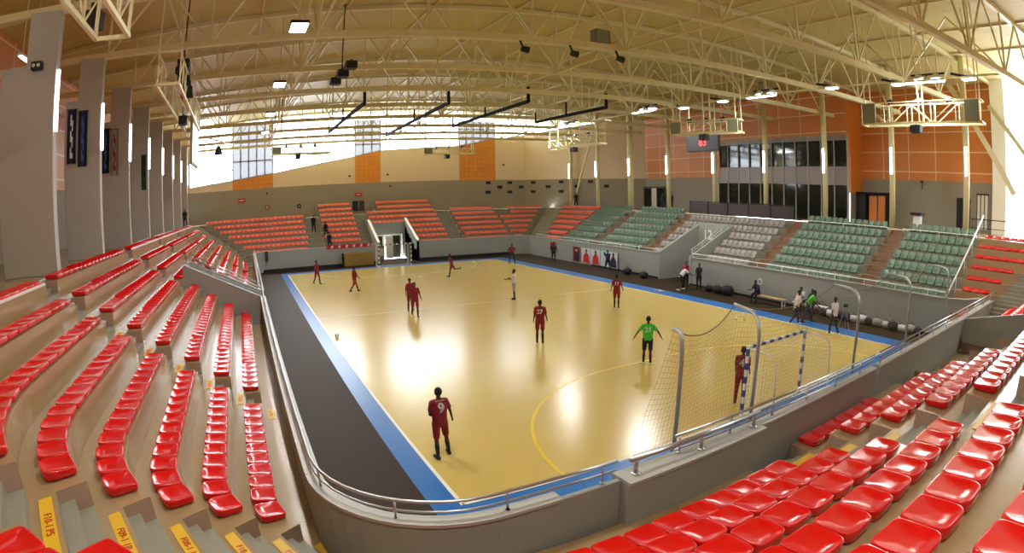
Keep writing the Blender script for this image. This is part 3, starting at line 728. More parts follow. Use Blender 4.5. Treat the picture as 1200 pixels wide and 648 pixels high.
for k in range(NR):
    if k >= 1:
        ptsB = [PB(i / 12, k) for i in range(13)] + [PN(4.15, k)]
        place_row(ptsB, -1, k, 'red', lambda i, k: 'red shell seat, %s from the corner stairs, %s of the near stand' % (ordn(i), rowpos(k)),
                  skip=lambda p: (p - V((CAMP.x, CAMP.y))).length < .9)
    place_row(line(PN, 5.85, 9.6 if k == 0 else 11.4 if k < 4 else 26, k), -1, k, 'red', lambda i, k: 'red shell seat, %s past the near stand\'s aisle, %s' % (ordn(i), rowpos(k)))
    if 1 <= k < 4: place_row(line(PN, 19.4, 26, k), -1, k, 'red', lambda i, k: 'red shell seat, %s in near stand\'s far block, %s' % (ordn(i), rowpos(k)))
GRP = {'red': 'red shell seats', 'green': 'green shell seats', 'grey': 'grey shell seats', 'salmon': 'salmon red seats'}
for color in ('red', 'salmon', 'green', 'grey'):
    L_ = sorted([s for s in SEATS if s[0] == color], key=lambda s: s[5])
    for s in L_[:300]:
        o = bpy.data.objects.new(('salmon_red' if color == 'salmon' else color) + '_stadium_seat', SM[color]); COL.objects.link(o)
        o.location = (s[1], s[2], s[3]); o.rotation_euler = (0, 0, s[4]); tag(o, s[6], 'seat', GRP[color])
    rest = L_[300:]
    if rest:
        src = SL[color]; vs_ = [v.co.copy() for v in src.vertices]; fs = [tuple(p.vertices) for p in src.polygons]; VV = []; FF = []
        for s in rest:
            
            c, q = math.cos(s[4]), math.sin(s[4]); b = len(VV)
            VV += [(s[1] + v.x * c - v.y * q, s[2] + v.x * q + v.y * c, s[3] + v.z) for v in vs_]
            FF += [tuple(b + i for i in f) for f in fs]
        me = bpy.data.meshes.new(('salmon_red' if color == 'salmon' else color) + '_distant_seating'); me.from_pydata(VV, [], FF); me.materials.append(src.materials[0])
        me.polygons.foreach_set('use_smooth', [True] * len(FF)); me.update()
        o = bpy.data.objects.new(('salmon_red' if color == 'salmon' else color) + '_distant_seating', me); COL.objects.link(o)
        tag(o, {'salmon': 'distant rows of salmon red seats of the far stand', 'red': 'more distant rows of red shell seats on the side stands', 'green': 'most distant rows of green seats on the right stand', 'grey': 'distant rows of grey seats'}[color], 'seats', kind='stuff')

# ---- yellow step plates with their printed codes
def plate(P, k, label, code=None):
    a, b = P(0.06, k + .62), P(.94, k + .62); c, d = P(.94, k + .84), P(.06, k + .84); z = TZ(k) + .004
    mid = (a + b + c + d) / 4; m_ = MB(); m_.prism([a - mid, b - mid, c - mid, d - mid][::1], 0, .008, YELLOWPL)
    o = m_.build('yellow_step_plate', loc=(mid.x, mid.y, z)); tag(o, label, 'step plate', 'yellow step plates')
    if code:
        t = text_mesh('printed_code', code, .14, REDPAINT, o); e = (b - a); t.rotation_euler = (0, 0, math.atan2(e.y, e.x)); t.location = (0, 0, .0125)
codes = {-1: 'F18-1 1P8', 0: 'F18-1 1P8', 1: 'F18-1 1P8', 2: 'F08-1 1P8', 3: 'F09-1 1P', 4: 'F10-1 P5', 5: 'F10-1 P5', 6: None}
for k in range(-1, 6):
    plate(PS, k, 'yellow step plate with red code on the corner stairs, %s up' % ORD[k + 1], codes[k])
def aisleP(P, sa, sb): return lambda s, kf: P(sa + (sb - sa) * s, kf)
for k in range(-1, 6): plate(aisleP(PL, 4.6, 5.5), k, 'yellow step plate on the left stand\'s first aisle, %s up' % ORD[k + 1], 'F%d-1 P' % (k + 9))
for k in range(4, 7): plate(aisleP(PL, 15.0, 16.2), k, 'yellow step plate on the left stand\'s second aisle, %s step up' % ORD[k])
for k in range(0, 6): plate(aisleP(PN, 4.2, 5.8), k, 'yellow step plate on the near stand\'s aisle, %s up' % ORD[k])
for k in range(-1, 3): plate(aisleP(PN, 11.6, 13.1), k, 'yellow step plate at the near stand\'s farther aisle, %s up' % ORD[k + 1])

# ---- railings
def railing(label, pts, zs, hts, n_posts_every=1.5, r=.026, post=.018, group='steel railings', m=STEEL, nm='steel_railing'):
    pts = [Vector((p.x, p.y, z)) for p, z in zip(pts, zs)]; c = pts[0].copy(); r0 = empty(nm, c); tag(r0, label, 'railing', group)
    for i, h in enumerate(hts):
        m_ = MB(); m_.tube([p - c + Vector((0, 0, h)) for p in pts], r if i == 0 else r * .7, m, 8); m_.build('top_rail' if i == 0 else 'mid_rail', r0, smooth=True)
    d = 0; nxt = .12
    for a, b in zip(pts, pts[1:]):
        L = (b - a).length
        while nxt <= d + L:
            p = a.lerp(b, (nxt - d) / L) - c; m_ = MB(); m_.tube([p, p + Vector((0, 0, hts[0]))], post, m, 8)
            m_.tube([p, p + Vector((0, 0, .02))], post * 2.2, m, 8); m_.build('post', r0, smooth=True); nxt += n_posts_every
        d += L
    return r0
cp = [V((-3.0, y)) for y in (17.0, 8.0, -1.25)] + [WC + V((-math.cos(rad(t)), -math.sin(rad(t)))) * 2.15 for t in range(8, 90, 8)] + [V((-.85, -3.4)), V((.15, -3.4)), V((1.15, -3.43))]
railing('steel railing with two bars curving round the near left corner of the court', cp, [1.93] * len(cp), (.32, .16), 1.55)
railing('short thick steel handrail on the wide block of the near parapet', [V((1.35, -3.5)), V((4.5, -3.5))], [1.95] * 2, (.27,), 1.45, r=.045, post=.035)
railing('long steel railing on the near parapet below the goal net', [V((2.4, -3.36)), V((9.85, -3.45))], [1.95] * 2, (.34, .2, .08), 1.3)
railing('steel railing on the near parapet running to the right edge', [V((10.2, -3.45)), V((36.4, -3.45))], [1.95] * 2, (.34, .2, .1), 1.6)
railing('triple steel rail on the sloping parapet of the left tunnel', [V((-3.1, 17.06)), V((-6.75, 17.06))], [1.95, 3.67], (.42, .28, .14), 1.2)
railing('low steel rail on the far side of the left tunnel', [V((-3.1, 19.16)), V((-6.75, 19.16))], [1.95, 3.67], (.35, .18), 1.2)
railing('steel railing on the left parapet beyond the tunnel', [V((-3.0, 19.2)), V((-3.0, 42.6))], [1.95] * 2, (.3, .15), 2.2)
railing('thin rail along the right stand parapet past the tunnel', [RP(41, .28), RP(21.6, .43)], [1.95] * 2, (.22,), 2.4, r=.022, m=WHITEMET)
railing('white rail along the right stand parapet below the green seats', [RP(17.9, .43), RP(-1.2, .43)], [1.95] * 2, (.25,), 2.0, r=.03, m=WHITEMET)
railing('white rail sloping down beside tunnel number 12', [RP(18.0, .4), RP(18.0, 3.9)], [2.0, 3.7], (.45, .25), 1.1, m=WHITEMET)
railing('pale sloping rail dividing the green seats from the red corner', [PR(-1.25, 0), PR(-1.25, 7.9)], [TZ(0), TZ(8) - .1], (.85,), 1.6, r=.05, m=WHITEMET)
railing('dark railing on the concourse by the white pier', [RP(-.3, 7.3), RP(-8, 7.3)], [zc] * 2, (1.0, .5), 1.2, m=BLACKMET)
m_ = MB(); a, b = RP(5.1, 6.05), RP(12.2, 6.05)
for s0, s1, nm in ((5.1, 12.2, 'white edge bar in front of the top green row below the orange door'), (-1.1, 4.0, 'white edge bar in front of the top green row near the white pier')):
    m_ = MB(); m_.bar(v3(RP(s0, 6.05), TZ(7) + .12), v3(RP(s1, 6.05), TZ(7) + .12), .05, .05, WHITEMET)
    for q in range(5): p = RP(s0 + (s1 - s0) * q / 4, 6.05); m_.bar(v3(p, TZ(7) - .05), v3(p, TZ(7) + .12), .03, .03, WHITEMET, up=(1, 0, 0))
    tag(m_.build('edge_bar'), nm, 'rail')
for y0, y1 in ((16.2, 46),):
    m_ = MB(); m_.bar((-9.3, y0, TZ(7) + .05), (-9.3, y1, TZ(7) + .05), .06, .08, WHITEMET); tag(m_.build('edge_bar'), 'long white edge strip along the top row of the left stand', 'rail')
m_ = MB(); m_.bar((-9.27, -.6, TZ(7) + .03), (-9.27, 4.55, TZ(7) + .03), .05, .06, WHITEMET); tag(m_.build('edge_bar'), 'white edge strip under the top row nearest the first fin', 'rail')

# ---- catch net posts and the net
tips = []
pw = ['leftmost', 'second', 'third', 'fourth', 'rightmost']
for i, (x, tx) in enumerate(((3.05, 4.1), (5.3, 5.95), (10.05, 10.75), (14.2, 15.0), (18.95, 19.8))):
    tip = Vector((tx if i else 3.2, -1.45 if i else -2.3, 3.76)); z0 = 0
    pts = [(x, -2.7, z0), (x, -2.7, 3.35)]
    b = Vector((x, -2.7, 3.35))
    for t in (.2, .4, .6, .8): 
        q = b * (1 - t) ** 2 + Vector((x, -2.7, 3.8)) * 2 * t * (1 - t) + Vector((x + (tip.x - x) * .35, -2.7 + (tip.y + 2.7) * .35, 3.8)) * t * t; pts.append(tuple(q))
    pts += [(x + (tip.x - x) * .35, -2.7 + (tip.y + 2.7) * .35, 3.8), tuple(tip)]
    m_ = MB(); m_.tube(pts, .04, GALV, 10); r = m_.build('net_post', smooth=True)
    tag(r, 'tall curved-top steel net post behind the near goal, %s of five' % pw[i], 'post', 'net posts behind the near goal')
    m_ = MB(); m_.box((x, -2.7, .02), (.22, .22, .04), GALV); m_.build('base_plate', r)
    tips.append(tip)
def sag(a, b, t, s): p = a.lerp(b, t); p.z -= s * 4 * t * (1 - t); return p
m_ = MB(); allp = []
for a, b in zip(tips, tips[1:]): allp += [sag(a, b, i / 10, .35) for i in range(10)]
allp.append(tips[-1])
netroot = MB(); netroot.tube(allp, .014, NETD, 5)
o = netroot.build('catch_net', smooth=True); tag(o, 'large sagging dark catch net hung on posts behind the near goal', 'net')
def top_at(x):
    for a, b in zip(allp, allp[1:]):
        if a.x <= x <= b.x: return a.lerp(b, (x - a.x) / max(b.x - a.x, 1e-6))
    return allp[-1]
m_ = MB(); x = allp[0].x + .05
while x < 19.7:
    t = top_at(x); bt = Vector((x - .1, -1.25, .05)); m_.tube([t, t.lerp(bt, .5) + Vector((0, .12, 0)), bt], .0026, NETD, 3); x += .12
for j in range(1, 30):
    pts = []
    x = allp[0].x + .05
    while x < 19.7:
        t = top_at(x); bt = Vector((x - .1, -1.25, .05)); f = j / 30; p = t.lerp(bt, f); p.y += .48 * f * (1 - f); pts.append(p); x += .5
    m_.tube(pts, .0026, NETD, 3)
m_.build('netting', o)

# ---- handball goals: striped frame, white rear hoops, net
def goal(y0, dirn, c1, label):
    r = empty('handball_goal', (10, y0, 0)); tag(r, label, 'goal', 'handball goals')
    def stripes(nm, p0, p1):
        m_ = MB(); p0, p1 = Vector(p0), Vector(p1); n_ = max(2, int((p1 - p0).length / .2))
        for i in range(n_): m_.bar(p0.lerp(p1, i / n_), p0.lerp(p1, (i + 1) / n_), .08, .08, c1 if i % 2 else WHITEPAINT)
        m_.build(nm, r)
    for s in (-1, 1): stripes('goal_post', (1.54 * s, 0, 0), (1.54 * s, 0, 2.0))
    stripes('crossbar', (-1.58, 0, 2.04), (1.58, 0, 2.04))
    for s in (-1, 1):
        m_ = MB(); m_.tube([(1.54 * s, 0, 2.03), (1.54 * s, dirn * .7, 2.0), (1.54 * s, dirn * .95, 1.9), (1.54 * s, dirn * 1.05, 1.7), (1.54 * s, dirn * 1.15, .03), (1.54 * s, 0, .03)], .024, WHITEPAINT, 8); m_.build('rear_hoop', r, smooth=True)
    m_ = MB(); m_.tube([(-1.54, dirn * 1.15, .03), (1.54, dirn * 1.15, .03)], .02, WHITEPAINT, 8); m_.build('ground_bar', r)
    def prof(t):  # net line from crossbar back and down
        if t < .32: return (dirn * 1.0 * t / .32, 2.03 - .1 * t / .32)
        f = (t - .32) / .68; return (dirn * (1.0 + .12 * f), 1.93 * (1 - f) + .04)
    m_ = MB(); n_ = 26
    for i in range(n_ + 1):
        x = -1.52 + 3.04 * i / n_; m_.tube([(x, *prof(j / 12)) for j in range(13)], .003, NETW, 3)
    for j in range(1, 26): y, z = prof(j / 26); m_.tube([(-1.52, y, z), (1.52, y, z)], .003, NETW, 3)
    for s in (-1, 1):
        for j in range(1, 16):
            z = 2.0 * j / 16; m_.tube([(1.53 * s, 0, z), (1.53 * s, dirn * (1.15 - .1 * z / 2), z)], .003, NETW, 3)
        for j in range(1, 9): y = dirn * 1.1 * j / 9; m_.tube([(1.53 * s, y, .03), (1.53 * s, y, 1.98)], .003, NETW, 3)
    m_.build('goal_net', r)
goal(0, -1, BLUEPAINT, 'blue and white striped handball goal at the near end behind the net')
goal(40, 1, BLACKMET, 'black and white striped handball goal at the far end before the tunnel')

# ---- balls
def ball(x, y, label, m=WHITEPAINT, r=.1, z=None):
    m_ = MB(); m_.ball((0, 0, 0), r, m, 14, 10)
    for a in range(5):
        t = 2 * math.pi * a / 5; m_.ball((math.cos(t) * r * .62, math.sin(t) * r * .62, r * .55), r * .3, BLACKMET, 6, 4)
    o = m_.build('handball', smooth=True, loc=(x, y, r if z is None else z)); tag(o, label, 'ball', 'balls on the court')
ball(.26, 15.5, 'white and dark ball lying alone by the left sideline'); ball(2.15, 32.7, 'white ball at the feet of the player near the far left corner')
ball(9.6, 31.6, 'pale ball lying in the far half in front of the goal'); ball(18.25, 8.5, 'white ball, left one of a pair near the right sideline')
ball(18.5, 8.15, 'yellowish white ball, right one of a pair near the right sideline', mat('pale_yellow_ball', rgb(238, 228, 150), .5, var=0))

# ---- people
def remeshed(mb, name, m, vox):
    me = mb.mesh(name); o = bpy.data.objects.new('tmp', me); COL.objects.link(o)
    r = o.modifiers.new('r', 'REMESH'); r.mode = 'VOXEL'; r.voxel_size = vox; r.use_smooth_shade = True
    s = o.modifiers.new('s', 'SMOOTH'); s.factor = .5; s.iterations = 3
    dg = bpy.context.evaluated_depsgraph_get()
    out = bpy.data.meshes.new_from_object(o.evaluated_get(dg)); bpy.data.objects.remove(o)
    out.name = name; out.materials.clear(); out.materials.append(m); return out
def cap(mb, a, b, ra, rb, m=SKIN, n=10):
    a, b = Vector(a), Vector(b); d = b - a; L = d.length
    if L < 1e-5: mb.ball(a, ra, m, n, 6); return
    d.normalize(); pts = []; rs = []
    for t in (-1, -.75, -.4, 0): pts.append(a + d * ra * t); rs.append(ra * math.sqrt(max(1 - t * t, .0004)))
    for t in (0, .4, .75, 1): pts.append(b + d * rb * t); rs.append(rb * math.sqrt(max(1 - t * t, .0004)))
    mb.tube(pts, rs, m, n)
POSE0 = dict(lean=0, side=0, hipL=(0, 3), hipR=(0, 3), kneeL=3, kneeR=3, shL=(0, 12), shR=(0, 12), elL=12, elR=12, head=0, sit=False, elOutL=0, elOutR=0)
def person(label, x, y, face, pose, top, bottom, socks=BLACKCL, shoes=BLACKCL, H=1.78, number=None, sleeves=True, z=0.0, name_bar=False, vox=None, group=None, trousers=False):
    """face: compass angle the person looks to, degrees from +Y towards +X. Pose angles in degrees: hip/shoulder = (forward swing, outward), knee/elbow = bend"""
    P = dict(POSE0); P.update(pose); s = H / 1.78
    near = (Vector((x, y, 1)) - CAMP).length; vox = vox or (.0085 if near < 17 else .013 if near < 30 else .019)
    J = {}; pel = Vector((0, 0, .93)); J['pel'] = pel
    le = rad(P['lean']); up = Vector((math.sin(rad(P['side'])), math.sin(le), math.cos(le))).normalized()
    rt = Vector((1, 0, 0)); fw = rt.cross(up) * -1; fw = up.cross(rt) * -1 if False else Vector((0, math.cos(le), -math.sin(le)))
    chest = pel + up * .34; neck = pel + up * .53; J['neck'] = neck
    hd = (up + Vector((0, math.sin(rad(P['head'])) * .8, 0))).normalized(); head = neck + hd * .17
    def limb(o, ang, out, sx, L1, L2, bend, mode):
        a = rad(ang); q = rad(out)
        d1 = Vector((sx * math.sin(q), math.sin(a) * math.cos(q), -math.cos(a) * math.cos(q)))
        if mode == 'leg':
            a2 = a - rad(bend); d2 = Vector((sx * math.sin(q) * .6, math.sin(a2), -math.cos(a2))).normalized()
        else:
            a2 = a + rad(bend); k_ = P['elOutL' if sx < 0 else 'elOutR']
            d2 = Vector((sx * (math.sin(q) * .9 - math.sin(rad(k_))), math.sin(a2), -math.cos(a2))).normalized()
        m1 = o + d1 * L1; return m1, m1 + d2 * L2, d1, d2
    body = MB(); hipw = .1
    T = {}
    for sx, S in ((-1, 'L'), (1, 'R')):
        h = pel + Vector((sx * hipw, 0, -.03)); kn, an, d1, d2 = limb(h, *P['hip' + S], sx, .42, .42, P['knee' + S], 'leg')
        sh = neck + Vector((sx * .175, 0, 0)) - up * .045; el, wr, e1, e2 = limb(sh, *P['sh' + S], sx, .29, .25, P['el' + S], 'arm')
        T[S] = (h, kn, an, sh, el, wr, d2, e2)
        cap(body, h, kn, .085, .055); cap(body, kn, an, .056, .036); cap(body, kn.lerp(an, .28) + Vector((0, -.012, 0)), kn.lerp(an, .4), .05, .046)
        fd = Vector((sx * .12, 1, 0)); fd = (fd - d2 * fd.dot(d2)).normalized() if abs(d2.z) < .55 else Vector((sx * .12, 1, -.12 if d2.y < -.3 else 0)).normalized()
        T[S] += (fd,)
        cap(body, an, an + fd * .12 + d2 * .05, .036, .03); cap(body, sh, el, .05, .038); cap(body, el, wr, .037, .025)
        cap(body, neck + Vector((sx * .06, 0, -.02)), sh, .055, .055)
        # hand: palm, four fingers, thumb
        side_ = Vector((0, 1, 0)); side_ = (side_ - e2 * side_.dot(e2)).normalized() if abs(e2.y) < .9 else Vector((0, 0, 1)); nr = e2.cross(side_).normalized()
        pc = wr + e2 * .055; cap(body, wr + e2 * .015 - side_ * .012, pc - side_ * .018, .02, .016); cap(body, wr + e2 * .015 + side_ * .012, pc + side_ * .018, .02, .016)
        for i, L in enumerate((.062, .072, .068, .052)):
            b0 = pc + side_ * (.03 - .019 * i); k1 = b0 + e2 * L * .55; cap(body, b0, k1, .0095, .009, n=6); cap(body, k1, k1 + (e2 * .85 - nr * sx * .5).normalized() * L * .5, .009, .0075, n=6)
        t0 = wr + e2 * .02 + side_ * .024; t1 = t0 + (e2 + side_).normalized() * .035; cap(body, t0, t1, .011, .0095, n=6); cap(body, t1, t1 + e2 * .028, .0095, .008, n=6)
    # torso
    cap(body, pel + Vector((-.06, 0, 0)), pel + Vector((.06, 0, 0)), .105, .105, n=12)
    for dx in (-.05, .05): cap(body, pel + Vector((dx, 0, .02)), chest + Vector((dx * 1.3, 0, .02)), .1, .112, n=12); cap(body, chest + Vector((dx * 1.3, 0, 0)), neck + Vector((dx * 1.6, 0, -.09)), .11, .085, n=12)
    cap(body, neck - up * .03, neck + hd * .09, .058, .052)
    # head with jaw, nose, ears
    body.ball(head + hd * .03, .098, SKIN, 14, 10, (.82, 1.0, 1.12)); cap(body, head - hd * .02 + Vector((0, .03, 0)), head - hd * .055 + Vector((0, .055, 0)), .058, .04)
    cap(body, head + Vector((0, .095, .015)), head + Vector((0, .112, -.015)), .012, .016, n=6)
    cap(body, head + Vector((-.018, .088, -.045)), head + Vector((.018, .088, -.045)), .012, .012, n=6)
    for sx in (-1, 1): body.ball(head + Vector((sx * .082, -.005, .0)), .03, SKIN, 8, 6, (.45, .7, 1))
    root = empty('person', (0, 0, 0)); tag(root, label, 'person', group)
    def add(nm, mesh): o = bpy.data.objects.new(nm, mesh); COL.objects.link(o); o.parent = root; return o
    bo = add('body', remeshed(body, 'body', SKIN, vox))
    for sx in (-1, 1):
        e = MB(); e.ball(head + Vector((sx * .032, .086, .02)), .014, EYEW, 8, 6); e.ball(head + Vector((sx * .032, .097, .02)), .0065, BLACKMET, 6, 5); e.build('eye', root, smooth=True)
    hb = MB(); hb.ball(head + hd * .045 + Vector((0, -.012, 0)), .102, HAIR, 14, 10, (.86, .98, 1.02)); ho = hb.build('hair', root, smooth=True)
    # clip hair away from the face with its own shape: keep only the upper/back cap
    bad = [v.index for v in ho.data.vertices if v.co.y > head.y + .045 and v.co.z < head.z + .075]
    for i in bad: ho.data.vertices[i].co.y = head.y + .02
    e = .016
    sh_ = MB()
    for dx in (-.05, .05): cap(sh_, pel + Vector((dx, 0, .0)), chest + Vector((dx * 1.3, 0, .02)), .112 + e, .118 + e, n=12); cap(sh_, chest + Vector((dx * 1.3, 0, 0)), neck + Vector((dx * 1.6, 0, -.09)), .116 + e, .088 + e, n=12)
    cap(sh_, neck - up * .06, neck - up * .01, .085, .07)
    for S in 'LR':
        h, kn, an, sh, el, wr, d2, e2, fd = T[S]; sx = -1 if S == 'L' else 1
        cap(sh_, neck + Vector((sx * .06, 0, -.025)), sh, .062 + e * .6, .064 + e * .6)
        tt = 1.0 if sleeves == 'long' else .62; cap(sh_, sh, sh.lerp(el, tt), .062 + e * .5, .054 + e)
        if sleeves == 'long': cap(sh_, el, el.lerp(wr, .95), .05, .036)
    shirt = add('shirt', remeshed(sh_, 'shirt', top, max(vox, .011)))
    st = MB(); cap(st, pel + Vector((-.07, 0, .03)), pel + Vector((.07, 0, .03)), .118, .118, n=12); cap(st, pel + Vector((-.06, 0, -.04)), pel + Vector((.06, 0, -.04)), .12, .12, n=12)
    for S in 'LR':
        h, kn, an = T[S][:3]
        cap(st, h, h.lerp(kn, 1.0 if trousers else .82), .105, .082 if not trousers else .07)
        if trousers: cap(st, kn, kn.lerp(an, .95), .07, .055)
    add('trousers' if trousers else 'shorts', remeshed(st, 'shorts', bottom, max(vox, .012)))
    for S in 'LR':
        h, kn, an, sh, el, wr, d2, e2, fd = T[S]
        if not trousers and socks: m_ = MB(); cap(m_, kn.lerp(an, .25), kn.lerp(an, .45), .057, .058); cap(m_, kn.lerp(an, .45), an, .058, .043); add('sock', remeshed(m_, 'sock', socks, max(vox, .01)))
        m_ = MB(); b0 = an + d2 * .035; cap(m_, b0 - fd * .035, b0 + fd * .15, .048, .04); cap(m_, b0 + fd * .05 + Vector((0, 0, -.01)), b0 + fd * .16, .045, .038); add('shoe', remeshed(m_, 'shoe', shoes, max(vox, .01)))
    # stand on the lowest point of the shoes
    lowest = 1e9
    for c in root.children:
        if c.name.startswith('shoe') or P['sit']:
            for v in c.data.vertices: lowest = min(lowest, v.co.z)
    if number:
        bvh = BVHTree.FromPolygons([v.co for v in shirt.data.vertices], [tuple(p.vertices) for p in shirt.data.polygons])
        def print_on(txt, size, zc_, nm):
            t = text_mesh(nm, txt, size, WHITEPAINT, root, bold=.035)
            bm = bmesh.new(); bm.from_mesh(t.data); bmesh.ops.triangulate(bm, faces=bm.faces[:])
            for _ in range(3): bmesh.ops.subdivide_edges(bm, edges=[e_ for e_ in bm.edges if e_.calc_length() > .02], cuts=1); bmesh.ops.triangulate(bm, faces=bm.faces[:])
            bm.to_mesh(t.data); bm.free()
            for v in t.data.vertices:
                o_ = Vector((v.co.x, -.6, 0)) ; o_.z = zc_ + v.co.y; hit = bvh.ray_cast(o_, Vector((0, 1, 0)))
                if hit[0] is not None: v.co = hit[0] + Vector((0, -.009, 0))
                else: v.co = Vector((o_.x, -.1, o_.z))
        print_on(str(number), .31 if number < 10 else .235, chest.z + .02 , 'shirt_number')
        if name_bar: print_on('PLAYER'[:0] + '--------', .09, chest.z + .2, 'name_strip')
    root.scale = (s, s, s); root.location = (x, y, z - (lowest if not P['sit'] else lowest) * s); root.rotation_euler = (0, 0, -rad(face))
    return root
WALKP = dict(hipL=(22, 2), kneeL=10, hipR=(-18, 2), kneeR=22, shL=(-18, 8), shR=(20, 8), elL=20, elR=25)
STAND = dict(hipL=(3, 6), hipR=(-3, 6))
person('person in maroon kit number 9 standing nearest, back turned, black socks', .45, 2.3, -6, dict(hipL=(-4, 4), hipR=(8, 9), kneeR=10, shL=(6, 10), elL=55, elOutL=40, shR=(2, 22), elR=18), MAROON, MAROON, H=1.8, number=9, name_bar=True)
person('person in maroon kit number 27 walking away in mid court', 7.9, 10.5, 32, dict(hipL=(6, 2), kneeL=5, hipR=(-4, 1), kneeR=14, shL=(0, 10), elL=18, shR=(4, 12), elR=22), MAROON, MAROON, H=1.82, number=27)
person('goalkeeper in bright green shirt number 21 with both arms spread low', 9.6, 5.65, 38, dict(hipL=(5, 2), kneeL=8, hipR=(-6, 2), kneeR=14, shL=(0, 40), elL=8, shR=(0, 42), elR=8), GREENCL, BLACKCL, shoes=LIME, H=1.8, number=21, sleeves=True)
person('person in maroon kit walking near the right sideline with back turned', 15.1, 14.6, 40, dict(hipL=(8, 1), kneeL=10, hipR=(-6, 1), kneeR=16, shL=(2, 16), shR=(4, 18), elR=28), MAROON, MAROON, H=1.84, number=11)
person('referee in white shirt and grey shorts pointing left at the halfway line', 11.6, 19.9, -60, dict(shL=(62, 14), elL=15, shR=(20, 8), elR=70), WHITECL, GREYCL, H=1.8, shoes=BLACKCL)
person('person in maroon kit jogging, front one of the overlapping pair', 4.95, 18.2, -170, dict(hipL=(12, 2), kneeL=10, hipR=(-8, 3), kneeR=30, shL=(4, 18), elL=15, shR=(-6, 8), elR=20), MAROON, MAROON, H=1.8)
person('person in maroon kit, partly hidden rear one of the overlapping pair', 5.22, 19.88, 175, dict(hipL=(6, 3), kneeL=26, shL=(10, 20), elL=60), MAROON, MAROON, H=1.78)
person('person in maroon kit striding right in the far left part of court', 3.7, 27.9, 75, dict(WALKP, hipL=(26, 2), hipR=(-20, 2), shL=(30, 12), elL=30), MAROON, MAROON, H=1.8)
person('person in maroon kit standing over a ball near the far left corner', 1.75, 33.05, 150, dict(WALKP, hipL=(14, 5), hipR=(-10, 4)), MAROON, MAROON, H=1.8)
person('person in maroon kit running with one leg lifted in front of far goal', 12.05, 31.1, -70, dict(lean=12, hipL=(20, 2), kneeL=12, hipR=(-34, 2), kneeR=62, shL=(-30, 8), elL=70, shR=(34, 8), elR=70), MAROON, MAROON, H=1.8)
person('person in dark maroon top and navy trousers with hands on hips, far right corner', 19.7, 35.8, 200, dict(hipL=(2, 12), hipR=(2, 12), shL=(-10, 38), elL=60, elOutL=110, shR=(-10, 38), elR=60, elOutR=110), MAROON, NAVYCL, H=1.82, trousers=True)
person('person in maroon shirt leaning beside the near goal\'s left post', 9.15, .7, 60, dict(hipL=(6, 2), kneeL=8, hipR=(-4, 2), shL=(12, 6), elL=30, shR=(8, 6), elR=30), MAROON, MAROON, H=1.8, number=4, trousers=True)
person('person in white shirt and dark trousers walking off the right sideline', 19.8, 5.75, 120, dict(WALKP, lean=10), WHITECL, NAVYCL, shoes=WHITEPAINT, H=1.78, trousers=True)
person('person in green bib stooping behind the white shirted walker', 20.9, 5.7, 140, dict(lean=28, hipL=(26, 3), kneeL=12, hipR=(-14, 3), kneeR=14, shL=(40, 8), shR=(30, 8)), GREENCL, NAVYCL, H=1.78, trousers=True)
person('person in white shirt walking beside the right sideline nearest the corner', 19.5, 3.25, 20, dict(WALKP, hipL=(14, 2), hipR=(-10, 2), shR=(34, 20), elR=25), WHITECL, NAVYCL, shoes=WHITEPAINT, H=1.8, trousers=True)
person('person in black clothes carrying a ball by the far right parapet', 23.6, 35.0, 210, dict(WALKP, shL=(10, 24)), BLACKCL, BLACKCL, H=1.78, trousers=True)
person('person in grey top and black shorts walking past the wall posters', 23.6, 26.7, 190, dict(WALKP, shR=(40, 10), elR=60), NAVYCL, BLACKCL, shoes=BLUEPAINT, H=1.76)
person('person in white shirt bending forward by the tunnel number 12', 22.3, 16.9, 110, dict(lean=38, hipL=(30, 4), kneeL=30, hipR=(-8, 4), kneeR=20, shL=(60, 10), shR=(50, 10)), WHITECL, BLACKCL, shoes=WHITEPAINT, H=1.78)
person('person in red shirt standing at the mouth of tunnel number 12', 23.2, 17.3, 230, dict(shL=(30, 6), elL=50), REDCL, BLACKCL, H=1.78, trousers=True)
person('person in black leaning on the parapet right of tunnel number 12', 23.35, 16.2, 250, dict(shL=(20, 6), elL=40), BLACKCL, BLACKCL, H=1.74, trousers=True)
SIT = dict(hipL=(82, 6), hipR=(82, 6), kneeL=84, kneeR=84, shL=(35, 6), shR=(35, 6), elL=50, elR=50, lean=8)
person('person in navy seated at the left end of the substitutes bench', 23.15, 10.9, 270, dict(SIT, lean=24), NAVYCL, BLACKCL, H=1.76, trousers=True)
person('person in white seated on the right part of the substitutes bench', 23.3, 7.6, 270, dict(SIT, lean=20), WHITECL, BLACKCL, H=1.76, trousers=True)
person('person in dark clothes seated right of the white one on the bench', 23.3, 6.8, 265, dict(SIT, lean=24), BLACKCL, BLACKCL, H=1.76, trousers=True)
# spectators
person('person in black standing on the far stand\'s left stairs', 3.45, PF(0, 4.8).y + .2, 180, STAND, BLACKCL, BLACKCL, H=1.76, z=TZ(4), trousers=True)
person('person in black seated beside the stairs of the far stand, upper one', 4.6, PF(0, 4).y + .28, 180, SIT, BLACKCL, BLACKCL, z=TZ(4) - .33, trousers=True)
person('person in dark clothes seated low beside the stairs of the far stand', 4.7, PF(0, 2).y + .28, 180, SIT, NAVYCL, BLACKCL, z=TZ(2) - .33, trousers=True)
person('person in black seated in the front row of the green seats', RP(24.9, 1.12).x, RP(24.9, 1.12).y, 270, dict(SIT, lean=20), BLACKCL, BLACKCL, z=TZ(0) - .33, trousers=True)
person('person in black standing on the right concourse by the farthest columns', 31.9, 43.6, 225, STAND, BLACKCL, BLACKCL, z=zc, trousers=True)
person('person in dark jacket standing on the right concourse before the orange wall', 33.2, 30.5, 250, STAND, BLACKCL, NAVYCL, z=zc, trousers=True)
